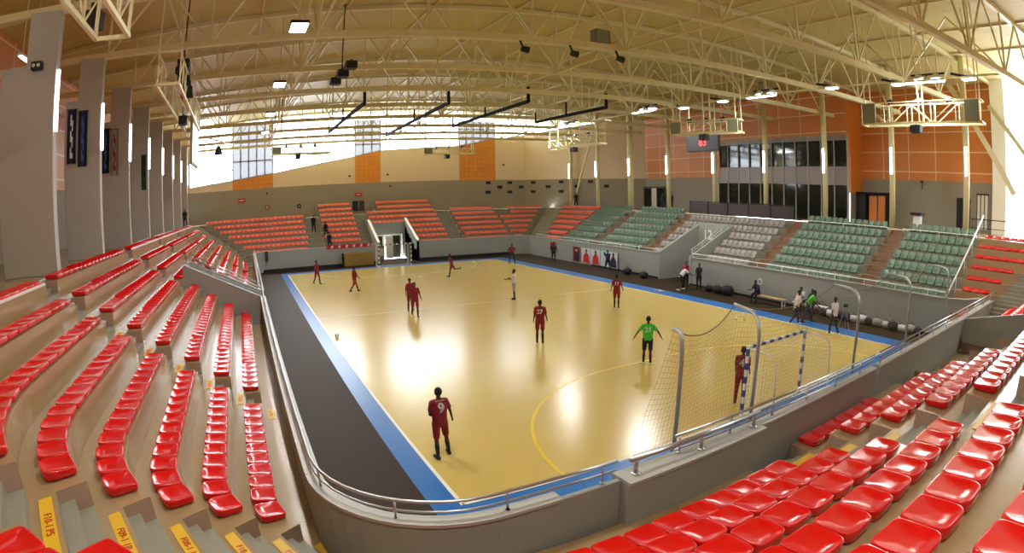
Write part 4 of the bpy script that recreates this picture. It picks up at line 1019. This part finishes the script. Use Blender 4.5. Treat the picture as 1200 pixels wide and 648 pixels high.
person('person in dark jacket beside another before the grey lower wall', 33.4, 29.6, 240, STAND, NAVYCL, BLACKCL, z=zc, trousers=True)
person('person in black standing at the far end of the left concourse', -9.8, 44.0, 150, STAND, BLACKCL, BLACKCL, z=zc, trousers=True)

# ---- lamps under the roof
def flood(x, y, z, label, tilt=0):
    r = empty('floodlight', (x, y, z)); tag(r, label, 'floodlight', 'bright lamps under the roof')
    for i in (-1, 1):
        m_ = MB(); m_.box((0, i * .26, 0), (.62, .44, .12), BLACKMET); m_.build('lamp_body', r, bevel=.02)
        m_ = MB(); m_.box((0, i * .26, -.075), (.54, .38, .03), LAMPFACE); m_.build('lit_face', r)
    m_ = MB(); m_.bar((0, 0, .05), (0, 0, roofz(x) - z + .02), .05, .05, CREAMSTEEL, up=(1, 0, 0)); m_.build('hanger', r)
    l = area('flood_light_source', (x, y, z - .12), (0, 0, 0), .6, .9, FLOOD_W)
for i, y in enumerate((8.4, 17.4, 26.2, 35.0, -1.0, -10.0)):
    flood(-2.0, y, 11.95, 'twin bright floodlight under the roof near the fins, %s from the viewer' % ORD[i])
def cluster(x, y, z, label):
    r = empty('lamp_cluster', (x, y, z)); tag(r, label, 'floodlight', 'lamp clusters over the right side')
    for i in (-1, 1):
        m_ = MB(); m_.tube([(0, i * .45, .25), (0, i * .45, .0)], [.14, .32], WHITEMET, 14); m_.build('reflector', r, smooth=True)
        m_ = MB(); m_.tube([(0, i * .45, .02), (0, i * .45, -.03)], .29, LAMPFACE, 14); m_.build('lit_face', r)
    m_ = MB(); m_.box((-.5, 0, -.16), (.26, 2.1, .1), WHITEMET); m_.build('strip_housing', r); m_ = MB(); m_.box((-.5, 0, -.225), (.2, 2.0, .03), LAMPFACE); m_.build('lit_strip', r)
    m_ = MB(); m_.bar((0, -.9, .25), (0, .9, .25), .08, .08, BLACKMET); m_.bar((0, 0, .2), (0, 0, roofz(x) - z + .02), .06, .06, CREAMSTEEL, up=(1, 0, 0)); m_.bar((-.5, 0, -.12), (0, 0, .25), .05, .05, BLACKMET); m_.build('hanger', r)
    area('cluster_light_source', (x, y, z - .3), (0, 0, 0), .8, 2.0, ROW_W)
for x, y, w_ in ((22, -10.2, 'over the near stand, right'), (22, 29.5, 'farthest, near the cream wall'), (21.6, 19.2, 'above the scoreboard side of the court'), (22, 9.3, 'in front of the orange box front'), (22.2, -.7, 'above the large right gantry')):
    cluster(x, y, 12.0, 'bright cluster of two round lamps and a strip, ' + w_)
for i, (x, y) in enumerate(((23.7, 17.8), (23.3, 13.8), (23.1, 5.4), (23.6, 1.5), (23.5, -2.5))):
    r = empty('wing_lamp', (x, y, 12.25)); tag(r, 'small lit lamp on a dark arm at the right roof edge, %s from far end' % ORD[i], 'lamp', 'small lamps at the right roof edge')
    m_ = MB(); m_.box((0, 0, 0), (.5, .75, .12), WHITEMET); m_.build('housing', r, bevel=.03); m_ = MB(); m_.box((-.02, 0, -.075), (.38, .62, .03), LAMPFACE); m_.build('lit_face', r)
    m_ = MB(); m_.bar((0, 0, .05), (-.2, .9, .22), .12, .1, BLACKMET); m_.bar((0, 0, .05), (0, 0, roofz(x) - 12.3), .05, .05, CREAMSTEEL, up=(1, 0, 0)); m_.build('arm', r)
for x, y in ((-12.5, 4.5), (-12.5, 11)):
    m_ = MB(); m_.box((0, 0, 0), (.2, 1.8, .1), WHITEMET); o = m_.build('strip_lamp', loc=(x, y, 12.2)); tag(o, 'fluorescent strip lamp under the roof behind the %s fin' % ('nearest' if y < 8 else 'second'), 'lamp')
    m_ = MB(); m_.box((0, 0, -.07), (.14, 1.7, .04), TUBE); m_.build('lit_tube', o)
    m_ = MB(); m_.bar((0, .6, 0), (0, .6, roofz(x) - 12.18), .03, .03, CREAMSTEEL, up=(1, 0, 0)); m_.bar((0, -.6, 0), (0, -.6, roofz(x) - 12.18), .03, .03, CREAMSTEEL, up=(1, 0, 0)); m_.build('hanger', o)

# ---- hanging lattice gantries
GRILLE = mat('grey_green_grille', rgb(128, 132, 104), 0.6, var=0.1, scale=30)
def gantry(x0, y0, x1, y1, z, label, h=.75, wd=.8, grilles=2, spots=3, box=True):
    a = Vector((x0, y0, z)); b = Vector((x1, y1, z)); c = (a + b) / 2; r = empty('lighting_gantry', c); tag(r, label, 'gantry', 'hanging lattice gantries')
    d = (b - a).normalized(); s = Vector((-d.y, d.x, 0)) * wd / 2; L = (b - a).length; a -= c; b -= c; H_ = Vector((0, 0, h))
    m_ = MB()
    for e in (-1, 1):
        m_.bar(a + s * e, b + s * e, .09, .11, CREAMSTEEL); m_.bar(a + s * e + H_, b + s * e + H_, .06, .06, CREAMSTEEL)
    for p in (a, b): m_.bar(p - s, p + s, .08, .1, CREAMSTEEL); m_.bar(p - s + H_, p + s + H_, .05, .05, CREAMSTEEL)
    m_.build('frame', r)
    n_ = max(4, int(L / 1.15))
    for e in (-1, 1):
        m_ = MB()
        for i in range(n_):
            p, q = a.lerp(b, i / n_) + s * e, a.lerp(b, (i + 1) / n_) + s * e
            m_.bar(p, p + H_, .04, .04, CREAMSTEEL, up=(1, 0, .01))
            m_.bar(p if i % 2 else p + H_, q + H_ if i % 2 else q, .035, .035, CREAMSTEEL, up=(1, 0, .01))
        m_.build('lattice', r)
    for i, t in enumerate((.03, .5, .97)):
        p = a.lerp(b, t); m_ = MB(); top = roofz((p + c).x) - z + .02
        for e in (-1, 1): m_.bar(p + s * e, Vector((p.x, p.y, top)) + s * e, .05, .05, CREAMSTEEL, up=(1, 0, 0))
        m_.build('hanger', r)
    for i in range(grilles):
        p = a.lerp(b, .07 if i == 0 else .93) - s * 1.08 + Vector((0, 0, h * .5)); m_ = MB(); m_.bar(p - d * .36, p + d * .36, .08, h * .95, GRILLE); m_.build('grille_box', r)
    for i in range(spots):
        p = a.lerp(b, .25 + .5 * i / max(1, spots - 1)) + Vector((0, 0, h + .12)); m_ = MB()
        m_.tube([p + Vector((0, -.05, .03)), p + Vector((0, .22, -.06))], [.09, .13], BLACKMET, 10); m_.bar(p + Vector((0, 0, -.13)), p + Vector((0, 0, .05)), .2, .05, BLACKMET, up=(1, 0, 0)); m_.build('spotlight', r)
    if box: m_ = MB(); p = a.lerp(b, .45) + Vector((0, 0, -.24)); m_.box(p, (.4, .55, .36), BLACKMET); m_.bar(p, p + Vector((0, 0, .3)), .06, .06, BLACKMET, up=(1, 0, 0)); m_.build('black_speaker_box', r)
gantry(22.4, 3.1, 22.6, -3.3, 10.0, 'large hanging lattice gantry at the right, before the orange wall', h=1.0)
gantry(21.3, 16.3, 22.3, 11.6, 10.0, 'hanging lattice gantry above the scoreboard', grilles=2)
gantry(21.2, 31.0, 21.5, 24.4, 10.0, 'pale hanging lattice gantry against the cream wall', grilles=0)
gantry(-1.5, 33.8, 3.2, 34.4, 10.0, 'distant hanging gantry before the large left window', grilles=1, h=.5)
gantry(12.4, 38.2, 16.8, 37.3, 10.0, 'distant hanging gantry before the middle cream wall', grilles=1, h=.5)
gantry(-6.9, 3.0, -6.9, -1.5, 10.1, 'nearest hanging gantry at the top left corner', h=1.1, grilles=0, spots=0, box=False)
gantry(-6.6, 20.4, -6.4, 9.0, 10.3, 'long hanging gantry seen end-on beside the fins', h=1.1, grilles=1, spots=2)
# scoreboard hanging below the middle gantry
r = empty('scoreboard', (24.2, 16.6, 9.75)); tag(r, 'black hanging scoreboard with two red digits before the glazed box', 'scoreboard')
m_ = MB(); m_.box((0, 0, 0), (.25, 3.0, 1.15), BLACKMET); m_.build('case', r, bevel=.02)
for y in (-1.2, 1.2): m_ = MB(); m_.bar((0, y, .5), (0, y, roofz(24.2) - 9.73), .05, .05, CREAMSTEEL, up=(1, 0, 0)); m_.build('hanger', r)
t = text_mesh('red_digits', '83', .75, LEDRED, r); t.rotation_euler = (rad(90), 0, rad(-90)); t.location = (-.14, -.1, 0)
# line array, screen and speakers at the left
r = empty('line_array_speaker', (-6.3, 12.6, 11.2)); tag(r, 'black curved line array loudspeaker hanging at the end of the left gantry', 'loudspeaker')
for i in range(6): m_ = MB(); m_.box((.03 * i * i * .3, -.03 * i, .75 - i * .25), (.5, .6, .2), BLACKMET, Matrix.Rotation(rad(-4 * i), 3, 'X')); m_.build('speaker_cabinet', r, bevel=.02)
m_ = MB(); m_.bar((0, 0, .8), (0, 0, roofz(-6.3) - 11.18), .05, .05, BLACKMET, up=(1, 0, 0)); m_.build('hanger', r)
r = empty('hanging_screen', (-6.3, 18.6, 10.2)); tag(r, 'pale hanging projection screen seen nearly edge-on past the fins', 'screen')
m_ = MB(); m_.box((0, 0, -.6), (.12, 3.4, 2.6), WALLGREY, Matrix.Rotation(rad(0), 3, 'Z')); m_.build('case', r); m_ = MB(); m_.box((.07, 0, -.6), (.02, 3.2, 2.4), WHITEMET); m_.build('screen_face', r)
z0h = 11.38
r = empty('hanging_loudspeaker', (-8.0, 4.9, 11.4)); tag(r, 'black tapered loudspeaker hanging at the top left corner', 'loudspeaker')
m_ = MB(); m_.prism([V((-.22, -.2)), V((.22, -.2)), V((.26, .2)), V((-.26, .2))], -.42, .1, BLACKMET); m_.prism([V((-.12, -.1)), V((.12, -.1)), V((.12, .1)), V((-.12, .1))], .1, .34, BLACKMET); m_.build('cabinet', r, bevel=.04)
m_ = MB(); m_.bar((0, 0, .2), (0, 0, roofz(-8) - z0h), .04, .04, BLACKMET, up=(1, 0, 0)); m_.build('hanger', r)
m_ = MB(); m_.box((0, 0, 0), (.5, .45, .9), BLACKMET); m_.bar((0, 0, .3), (0, 0, roofz(0.8) - 11.9), .05, .05, BLACKMET, up=(1, 0, 0))
m_ = MB()
for i in range(3): m_.box((.14 * i, -1.4 * i * .9, .1 * i), (.5, .5, .34), BLACKMET)
m_.bar((0, 0, .25), (.28, -2.6, .45), .06, .05, BLACKMET); m_.bar((.1, -1.2, .2), (.1, -1.2, roofz(.9) - 11.98), .05, .05, BLACKMET, up=(1, 0, 0))
tag(m_.build('spotlight_bar', loc=(.8, 17.4, 12.0)), 'black bar with three spotlights hanging below the roof, left of centre', 'spotlights')
for i, (x, y) in enumerate(((6.94, 9.91), (9.05, 9.56), (11.17, 9.21))):
    r = empty('spotlight', (x, y - .1, 12.02)); tag(r, 'black spotlight clamped under a truss top centre, %s from left' % ORD[i], 'spotlight', 'spotlights under the truss')
    m_ = MB(); m_.tube([(-.1, 0, 0), (.2, -.05, -.05)], [.12, .15], BLACKMET, 12); m_.build('lamp_head', r)
    m_ = MB(); m_.bar((0, .0, 0), (-.12, .05, .36), .08, .05, BLACKMET, up=(1, 0, 0)); m_.build('clamp', r)
m_ = MB(); m_.box((0, 0, 0), (.75, .5, .7), GRILLE); o = m_.build('ventilation_box', loc=(10.6, 9.6, 13.0), bevel=.03); tag(o, 'square grey box hanging among the roof trusses top centre', 'box')
for i, ((xa, ya), (xb, yb)) in enumerate((((3.5, 36.8), (3.6, 23.3)), ((9.2, 39.4), (8.8, 22.8)), ((13.2, 33.3), (13.2, 20.7)), ((18.4, 28.9), (18.7, 20.1)))):
    m_ = MB(); m_.bar((xa, ya, 11.9), (xb, yb, 11.95), .16, .2, NAVYSTEEL); m_.bar((xb, yb, 11.9), (xb, yb, 12.9), .16, .16, NAVYSTEEL, up=(1, 0, 0)); m_.bar((xa, ya, 11.9), (xa, ya, 12.7), .1, .1, NAVYSTEEL, up=(1, 0, 0)); m_.bar((xa, (ya + yb) / 2, 11.9), (xa, (ya + yb) / 2, 12.9), .1, .1, NAVYSTEEL, up=(1, 0, 0))
    tag(m_.build('folded_hoist_beam'), 'dark blue steel beam hanging below the roof before the far windows, %s from left' % ORD[i], 'beam', 'dark beams below the roof')
m_ = MB(); m_.tube([(0, 0, 1.6), (0, 0, -.6)], .05, BLACKMET, 8); m_.box((0, 0, .9), (.3, .1, .1), BLACKMET); tag(m_.build('hanging_cable_drop', loc=(-1.0, 30, 12.0)), 'thin black rod hanging in front of the far left window', 'rod')
r = empty('hanging_projector', (-5.6, 30.0, 10.4)); tag(r, 'dark projector with pale bracket hanging before the leftmost far window', 'projector')
m_ = MB(); m_.tube([(0, 0, .1), (0, 0, -.5)], [.12, .34], BLACKMET, 12); m_.build('head', r); m_ = MB(); m_.bar((0, 0, 0), (0, 0, 5.0), .06, .06, CREAMSTEEL, up=(1, 0, 0)); m_.bar((-.8, 0, .7), (.8, 0, .2), .1, .1, WHITEMET); m_.build('bracket', r)

# ---- banners between fins
def banner(x, y, z0, z1, w_, base, stripe, label):
    m_ = MB(); n_ = 8
    for i in range(n_):
        x0_, x1_ = -w_ / 2 + w_ * i / n_, -w_ / 2 + w_ * (i + 1) / n_
        f = lambda q: .03 * math.sin(q / w_ * 9)
        for j in range(10):
            a0, a1 = (z1 - z0) * j / 10, (z1 - z0) * (j + 1) / 10
            mm = stripe if (i in (3, 4) and j not in (0, 9) and (i + j) % 3) else base
            m_.face([(x0_, f(x0_), a0), (x1_, f(x1_), a0), (x1_, f(x1_), a1), (x0_, f(x0_), a1)], mm)
    m_.bar((-w_ / 2 - .03, 0, z1 - z0), (w_ / 2 + .03, 0, z1 - z0), .03, .03, BLACKMET)
    o = m_.build('hanging_banner', loc=(x, y, z0)); sol = o.modifiers.new('s', 'SOLIDIFY'); sol.thickness = .006; tag(o, label, 'banner', 'banners on the fins')
banner(-11.0, 12.46, 8.35, 10.45, .42, NAVYCL, WHITECL, 'dark navy banner with a white mark, left of the two on the second fin')
banner(-10.5, 12.46, 8.2, 10.35, .42, NAVYCL, BLUEPAINT, 'navy blue banner, right of the two on the second fin')
banner(-11.0, 18.06, 8.3, 10.45, .45, BLACKCL, BLUEPAINT, 'black banner, left of the two on the third fin')
banner(-10.5, 18.06, 8.15, 10.4, .45, GREYCL, MAROON, 'pale banner with dark lettering, right of the two on the third fin')
banner(-10.0, 23.66, 7.6, 9.6, .3, mat('dark_green_cloth', rgb(24, 62, 44), .8), BLACKCL, 'narrow dark green banner on the fourth fin')
# glazed doors and dark poster stand behind the first fins
m_ = MB(); m_.box((0, 0, 1.35), (.08, 1.8, 2.7), BLACKMET); o = m_.build('door_2', loc=(-15.62, 20.6, zc)); struct(o)
m_ = MB()
for i in range(2): m_.box((.06, -.42 + i * .84, 1.9), (.03, .6, 1.3), GREYSPAN)
m_.build('glass_panel', o)
for i in range(3):
    m_ = MB(); m_.box((0, 0, .55), (.5, .5, 1.1), NAVYSTEEL); m_.box((0, 0, 1.14), (.56, .56, .08), BLACKMET); tag(m_.build('litter_bin', loc=(-12.6, 10.6 + i * .75, zc), bevel=.02), 'dark blue bin behind the nearest fins, %s of three' % ORD[i], 'bin', 'dark bins behind the fins')

# ---- right concourse furniture
for i in range(5):
    s0 = 13.9 + i * 2.34; m_ = MB(); p = RP(s0 + 1.14, 7.3); rz = math.atan2(-.044, .999)
    m_.box((0, 0, .52), (.07, 2.2, .86), DARKBROWN); m_.box((0, 0, 1.02), (.16, 2.32, .08), BLACKMET)
    o = m_.build('barrier_panel', loc=(p.x, p.y, zc), rz=rz); tag(o, 'dark brown barrier panel above the grey seats, %s from the right' % ORD[i], 'barrier', 'dark barrier panels above the grey seats')
    for y in (-1.12, 1.12): m_ = MB(); m_.box((0, y, .5), (.1, .07, 1.0), BLACKMET); m_.build('barrier_post', o)
def rw_obj(nm, D, s, z, fn, label, cat, group=None):
    m_ = MB(); fn(m_); p = RP(s, D); o = m_.build(nm, loc=(p.x, p.y, z), rz=math.atan2(-.044, .999)); tag(o, label, cat, group); return o
o = rw_obj('kiosk', 13.2, 9.95, zc, lambda m_: (m_.box((0, .95, 1.1), (.9, .8, 2.2), BLACKMET), m_.box((0, .0, 2.28), (1.2, 2.7, .14), NAVYSTEEL), m_.box((0, -1.3, 1.1), (.8, .1, 2.2), BLACKMET)), 'dark kiosk with a flat roof by the orange doorway', 'kiosk')
m_ = MB(); m_.box((-.1, .0, 1.08), (.1, .75, 2.1), ORPLAIN); m_.build('orange_door_leaf', o); m_ = MB(); m_.box((-.2, -.85, 1.08), (.1, .65, 2.1), ORPLAIN); m_.build('orange_door_leaf', o)
rw_obj('door_3', 13.95, 2.35, zc, lambda m_: m_.box((0, 0, 1.15), (.1, 1.1, 2.3), BLACKMET), 'black door in the grey wall', 'door')['kind'] = 'structure'
rw_obj('water_dispenser', 9.0, 4.2, zc, lambda m_: (m_.box((0, 0, .45), (.5, .5, .9), WHITEMET), m_.box((0, 0, 1.0), (.75, .85, .18), BLACKMET)), 'white cabinet with a wide black top behind the top green row', 'cabinet')
rw_obj('hose_reel', 13.8, 8.6, zc + 1.2, lambda m_: (m_.tube([(0, 0, 0), (-.15, 0, 0)], .3, BLACKMET, 16), m_.tube([(-.15, 0, 0), (-.2, 0, 0)], .12, WHITEMET, 12)), 'round black hose reel on the wall right of the orange door', 'hose reel')
rw_obj('wall_camera', 13.85, 5.9, 8.0, lambda m_: (m_.box((0, 0, 0), (.2, .14, .14), BLACKMET), m_.box((.1, 0, -.3), (.04, .04, .6), BLACKMET)), 'small black camera on the grey wall under the orange panels', 'camera')
for i, s in enumerate((36.8, 34.2, 31.6)):
    pass
o = rw_obj('entrance_frame', 13.4, 38.0, zc, lambda m_: (m_.box((0, -1.8, 1.2), (.12, .12, 2.4), DARKBROWN), m_.box((0, 1.8, 1.2), (.12, .12, 2.4), DARKBROWN), m_.box((0, 0, 2.4), (.12, 3.8, .14), DARKBROWN), m_.box((0, -.5, 1.2), (.1, .1, 2.4), DARKBROWN), m_.box((0, .5, 1.2), (.1, .1, 2.4), DARKBROWN)), 'dark framed glass entrance on the far right concourse', 'entrance')
m_ = MB(); m_.box((0, -1.1, 1.2), (.03, 1.1, 2.2), DARKGLASS); m_.box((0, 1.1, 1.2), (.03, 1.1, 2.2), DARKGLASS); m_.box((0, 0, 1.2), (.03, .9, 2.2), WHITEMET); m_.build('door_glass', o)

# ---- far wall plaques, signs
k_ = 0
for j, (z, off, n_) in enumerate(((7.74, 0, 5), (7.2, 1.55, 5), (6.6, 0, 4))):
    for i in range(n_):
        x = 25.0 + off + i * 2.9
        if x < 29.8: px_, py_ = x, 51.95
        else:
            q = E0.lerp(E1, (x - 30) / 12.0); nn2 = V((E1.y - E0.y, -(E1.x - E0.x))).normalized() * -1
            px_, py_ = q.x + (.08 if nn2.x > 0 else -.08), q.y - .08
        m_ = MB(); m_.box((0, 0, 0), (.62, .08, .34), [DARKBROWN, BLACKMET, DARKBROWN][j]); m_.box((0, -.05, 0), (.5, .02, .22), BLACKMET)
        o = m_.build('wall_plaque', loc=(px_, py_, z), rz=0 if x < 29.8 else math.atan2(E1.y - E0.y, E1.x - E0.x))
        tag(o, 'small dark plaque on the grey far wall, %s from left in the %s line' % (ORD[i], ('upper', 'middle', 'lower')[j]), 'plaque', 'dark plaques on the far wall'); k_ += 1
def fw_obj(nm, x, z, fn, label, cat, group=None): m_ = MB(); fn(m_); o = m_.build(nm, loc=(x, 51.9, z)); tag(o, label, cat, group); return o
fw_obj('wall_sign', -4.1, 6.92, lambda m_: (m_.box((0, 0, 0), (.8, .08, .42), REDPAINT), m_.box((0, -.05, 0), (.5, .02, .08), WHITEPAINT)), 'small red sign on the far wall above the leftmost block', 'sign')
fw_obj('wall_sign', 9.2, 6.82, lambda m_: (m_.box((0, 0, 0), (.8, .08, .42), REDPAINT), m_.box((0, -.05, 0), (.5, .02, .08), WHITEPAINT)), 'small red sign on the far wall above the dark notice boards', 'sign')
fw_obj('notice_board', 9.2, 5.55, lambda m_: (m_.box((-.36, 0, 0), (.6, .08, 1.1), BLACKMET), m_.box((.36, 0, 0), (.6, .08, 1.1), DARKBROWN), m_.box((0, -.05, .1), (.1, .02, .5), GREYCL)), 'pair of dark notice boards standing at the far wall', 'notice board')
fw_obj('vase', 11.3, 5.1, lambda m_: m_.tube([(0, -.3, -.45), (0, -.3, 0), (0, -.3, .2), (0, -.3, .5)], [.2, .26, .14, .1], WHITEPAINT, 12), 'white rounded urn on the far concourse', 'urn')
fw_obj('hose_reel', 2.4, 5.9, lambda m_: (m_.tube([(0, 0, 0), (0, -.15, 0)], .25, BLACKMET, 14), m_.tube([(0, -.15, 0), (0, -.2, 0)], .1, WALLGREY, 10)), 'round black hose reel on the far wall', 'hose reel')
fw_obj('wall_box', -1.2, 6.0, lambda m_: (m_.box((0, 0, 0), (.5, .15, .45), DARKBROWN), m_.box((0, -.09, 0), (.36, .03, .3), TAN)), 'small brown box on the far wall above the left block', 'box')
for i, (x, z) in enumerate(((-1.2, 7.5), (8.2, 8.9), (12.6, 8.9), (12.9, 7.6), (27.0, 9.9))):
    fw_obj('wall_speaker', x, z, lambda m_: m_.tube([(0, 0, 0), (0, -.16, 0)], .12, DARKBROWN, 10), 'tiny round speaker on the far wall, %s from left' % ORD[i], 'speaker', 'round speakers on the far wall')
# doors inside the far tunnel
r = struct(empty('door_1', (11.2, 47.3, 0)))
for i in range(4): m_ = MB(); m_.box((-1.4 + i * .95, 0, 1.2), (.1, .1, 2.4), WHITEMET); m_.build('door_frame', r)
m_ = MB(); m_.box((0, 0, 2.42), (3.2, .1, .1), WHITEMET); m_.build('door_frame', r)
m_ = MB(); m_.box((-.9, .05, 1.2), (.85, .04, 2.3), DARKGLASS); m_.box((1.0, .05, 1.2), (.85, .04, 2.3), DARKGLASS); m_.build('door_glass', r)
m_ = MB(); m_.box((.08, -.6, 1.2), (.75, .05, 2.3), WHITEPAINT); m_.build('open_white_door_leaf', r)
m_ = MB(); m_.box((0, 0, .75), (.7, .6, 1.5), MAROON); m_.box((0, -.32, .9), (.5, .03, .8), WHITECL); tag(m_.build('vending_machine', loc=(10.0, 45.6, 0), bevel=.03), 'red and white machine standing in the far tunnel behind the goal', 'machine')
# folded mat standing at the far wall, tarp hanging over the parapet
m_ = MB(); m_.box((0, 0, .62), (3.0, .42, 1.24), MATFOAM); o = m_.build('landing_mat', loc=(7.15, 42.9, 0), bevel=.06); tag(o, 'thick ochre gym mat leaning against the far parapet left of goal', 'mat')
m_ = MB(); m_.box((0, 0, .62), (.14, .46, 1.28), BLACKCL); e = m_.build('dark_end_cover', o); e.location = (-1.52, 0, 0)
m_ = MB(); m_.prism([V((0, 0)), V((.3, 0)), V((.3, -.16)), V((0, -.16))], 0, .9, BLACKMET); m_.prism([V((.03, -.16)), V((.27, -.16)), V((.27, -.2)), V((.03, -.2))], .1, .8, DARKBROWN); tag(m_.build('wall_loudspeaker', loc=(-1.95, 43.27, 1.05)), 'black upright speaker on the far parapet\'s left end', 'speaker')
p = RP(37.2, -.08); m_ = MB(); m_.box((0, 0, 0), (.16, .6, .8), REDPAINT); m_.box((-.09, 0, 0), (.02, .4, .6), MAROON); tag(m_.build('fire_cabinet', loc=(p.x + .1, p.y, 1.25)), 'red cabinet on the parapet in the far right corner', 'cabinet')
# seat-like banner hanging on front row of far stand
m_ = MB()
for i in range(12):
    m_.box((i * .36, 0, 0), (.2, .03, .26), WHITECL if i % 2 else REDPAINT, Matrix.Rotation(rad(20 if i % 2 else -20), 3, 'Y'))
m_.box((2.0, .02, 0), (4.4, .02, .36), REDPAINT); tag(m_.build('hanging_banner', loc=(4.3, 43.22, 1.9)), 'red and white patterned banner along the front of the far stand', 'banner')

# ---- posters on the right parapet
pc = [(33.05, 1.1, MAROON, BLACKCL, WHITECL), (31.4, 1.45, WHITECL, REDCL, SKIN), (29.9, 1.4, WHITECL, REDCL, SKIN), (28.5, 1.15, mat('pale_cyan_print', rgb(170, 214, 214), .5, var=0), WHITECL, SKIN), (27.25, 1.25, WHITECL, NAVYCL, SKIN)]
for i, (s, w_, bgm, shm, skm) in enumerate(pc):
    r = empty('poster', (RP(s, .18).x, RP(s, .18).y, .82)); r.rotation_euler = (0, 0, math.atan2(-.044, .999)); tag(r, 'tall poster of a player on the right parapet, %s from left' % ORD[i], 'poster', 'player posters on the right parapet')
    m_ = MB(); m_.box((0, 0, 0), (.02, w_, 1.3), bgm); m_.build('sheet', r)
    m_ = MB(); n_ = 14
    m_.face([(-.014, -w_ * .05 + .14 * math.cos(2 * math.pi * k / n_), .38 + .17 * math.sin(2 * math.pi * k / n_)) for k in range(n_)], skm)
    m_.face([(-.013, -w_ * .05 + q[0] * w_ * .38, q[1]) for q in ((-1, -.62), (1, -.62), (.85, -.05), (.35, .24), (-.35, .24), (-.85, -.05))], shm)
    m_.face([(-.0145, -w_ * .05 + .15 * math.cos(t), .42 + .16 * math.sin(t)) for t in [math.pi * k / 8 for k in range(9)]], HAIR); m_.build('printed_figure', r)
# number 12 sign in the right tunnel
p = RP(20.3, 4.34); o = text_mesh('tunnel_number', '12', 1.0, WHITEPAINT, bold=.03); o.location = (p.x - .02, p.y, 3.2); o.rotation_euler = (rad(90), 0, rad(-90) + math.atan2(-.044, .999)); tag(o, 'large white number 12 on the back wall of the right tunnel', 'sign')
# court-side marks: letters on the blue border, round emblem on the parapet
o = text_mesh('border_letter', 'M', .8, WHITEPAINT); o.location = (21.0, 17.6, .004); o.rotation_euler = (0, 0, rad(-90)); tag(o, 'white letter painted on the blue border near the tunnel', 'marking')
p = RP(11.4, .3); m_ = MB(); m_.tube([(0, 0, 0), (-.02, 0, 0)], .2, WHITEPAINT, 20); m_.tube([(-.02, 0, 0), (-.03, 0, 0)], .15, GREYWALL, 20); tag(m_.build('round_emblem', loc=(p.x, p.y, 1.1)), 'white ring emblem on the right parapet above the bench', 'emblem')

# ---- benches, bags and crates along the right parapet
def bench(x, y, L, top, label):
    r = empty('bench', (x, y, 0)); tag(r, label, 'bench', 'substitutes benches')
    m_ = MB(); m_.box((0, 0, .44), (.4, L, .05), top); m_.build('bench_seat', r, bevel=.01)
    for s in (-1, 1):
        m_ = MB(); m_.bar((-.15, s * (L / 2 - .15), 0), (-.15, s * (L / 2 - .15), .42), .05, .05, WHITEMET, up=(1, 0, 0)); m_.bar((.15, s * (L / 2 - .15), 0), (.15, s * (L / 2 - .15), .42), .05, .05, WHITEMET, up=(1, 0, 0)); m_.bar((-.15, s * (L / 2 - .15), .1), (.15, s * (L / 2 - .15), .1), .04, .04, WHITEMET); m_.build('leg_frame', r)
bench(23.1, 10.0, 2.6, TAN, 'tan-topped bench by the right parapet, left one'); bench(23.25, 7.0, 2.4, WHITEPAINT, 'white-topped bench by the right parapet, right one')
def bag(x, y, r_, m, label, sc=(1, 1, .8)):
    mb = MB(); zc0 = r_ * sc[2]; mb.tube([(0, q * r_ * .95, zc0) for q in (-1, -.95, -.7, 0, .7, .95, 1)], [r_ * .3, r_ * .62, r_ * .74, r_ * .78, r_ * .74, r_ * .62, r_ * .3], m, 10)
    rnd = random.Random(int(x * 100 + y * 10))
    mb.v = [(a + rnd.uniform(-.02, .02), b + rnd.uniform(-.02, .02), max(0, c + rnd.uniform(-.02, .02))) for a, b, c in mb.v]
    o = mb.build('kit_bag', smooth=True, loc=(x, y, 0)); tag(o, label, 'bag', 'kit bags along the right parapet')
    m_ = MB(); m_.tube([(0, -r_ * sc[1] * .5, 2 * r_ * sc[2] * .85), (0, -r_ * .25, 2 * r_ * sc[2] + .08), (0, r_ * .25, 2 * r_ * sc[2] + .08), (0, r_ * sc[1] * .5, 2 * r_ * sc[2] * .85)], .015, BLACKMET, 6); m_.build('bag_handle', o, smooth=True)
bl = [(23.95, 24.6, .34, BLACKCL, 'black kit bag under the posters, left of tunnel 12'), (23.7, 22.3, .33, BLACKCL, 'black kit bag at the left edge of tunnel 12')]
for i, (x, y) in enumerate(((23.45, 15.3), (23.4, 14.5), (23.35, 13.6))): bl.append((x, y, (.28, .34, .42)[i], BLACKCL, 'black kit bag against the parapet right of tunnel 12, %s from left' % ORD[i]))
cols_ = [BLACKCL, WHITECL, BLACKCL, NAVYCL, WHITECL, WHITECL, BLACKCL, GREYCL, WHITECL, BLACKCL, WHITECL, GREYCL, BLACKCL]
cw = {BLACKCL: 'black', WHITECL: 'white', NAVYCL: 'navy', GREYCL: 'grey'}
for i, c in enumerate(cols_):
    bl.append((22.98 + .1 * (i % 3), 5.9 - i * .5, .24 + .05 * (i % 2), c, '%s kit bag in the long heap by the right parapet, %s from left' % (cw[c], ORD[i])))
for b in bl: bag(*b, sc=(.8, 1.15, .75))
# tripod by the walking player
r = empty('camera_tripod', (20.6, 3.2, 0)); tag(r, 'thin camera tripod standing beside the right sideline', 'tripod')
for a in range(3):
    t = 2 * math.pi * a / 3 + .3; m_ = MB(); m_.tube([(0, 0, 1.2), (.4 * math.cos(t), .4 * math.sin(t), 0)], .012, GALV, 6); m_.build('leg', r)
m_ = MB(); m_.box((0, 0, 1.27), (.16, .2, .14), BLACKMET); m_.build('camera', r)
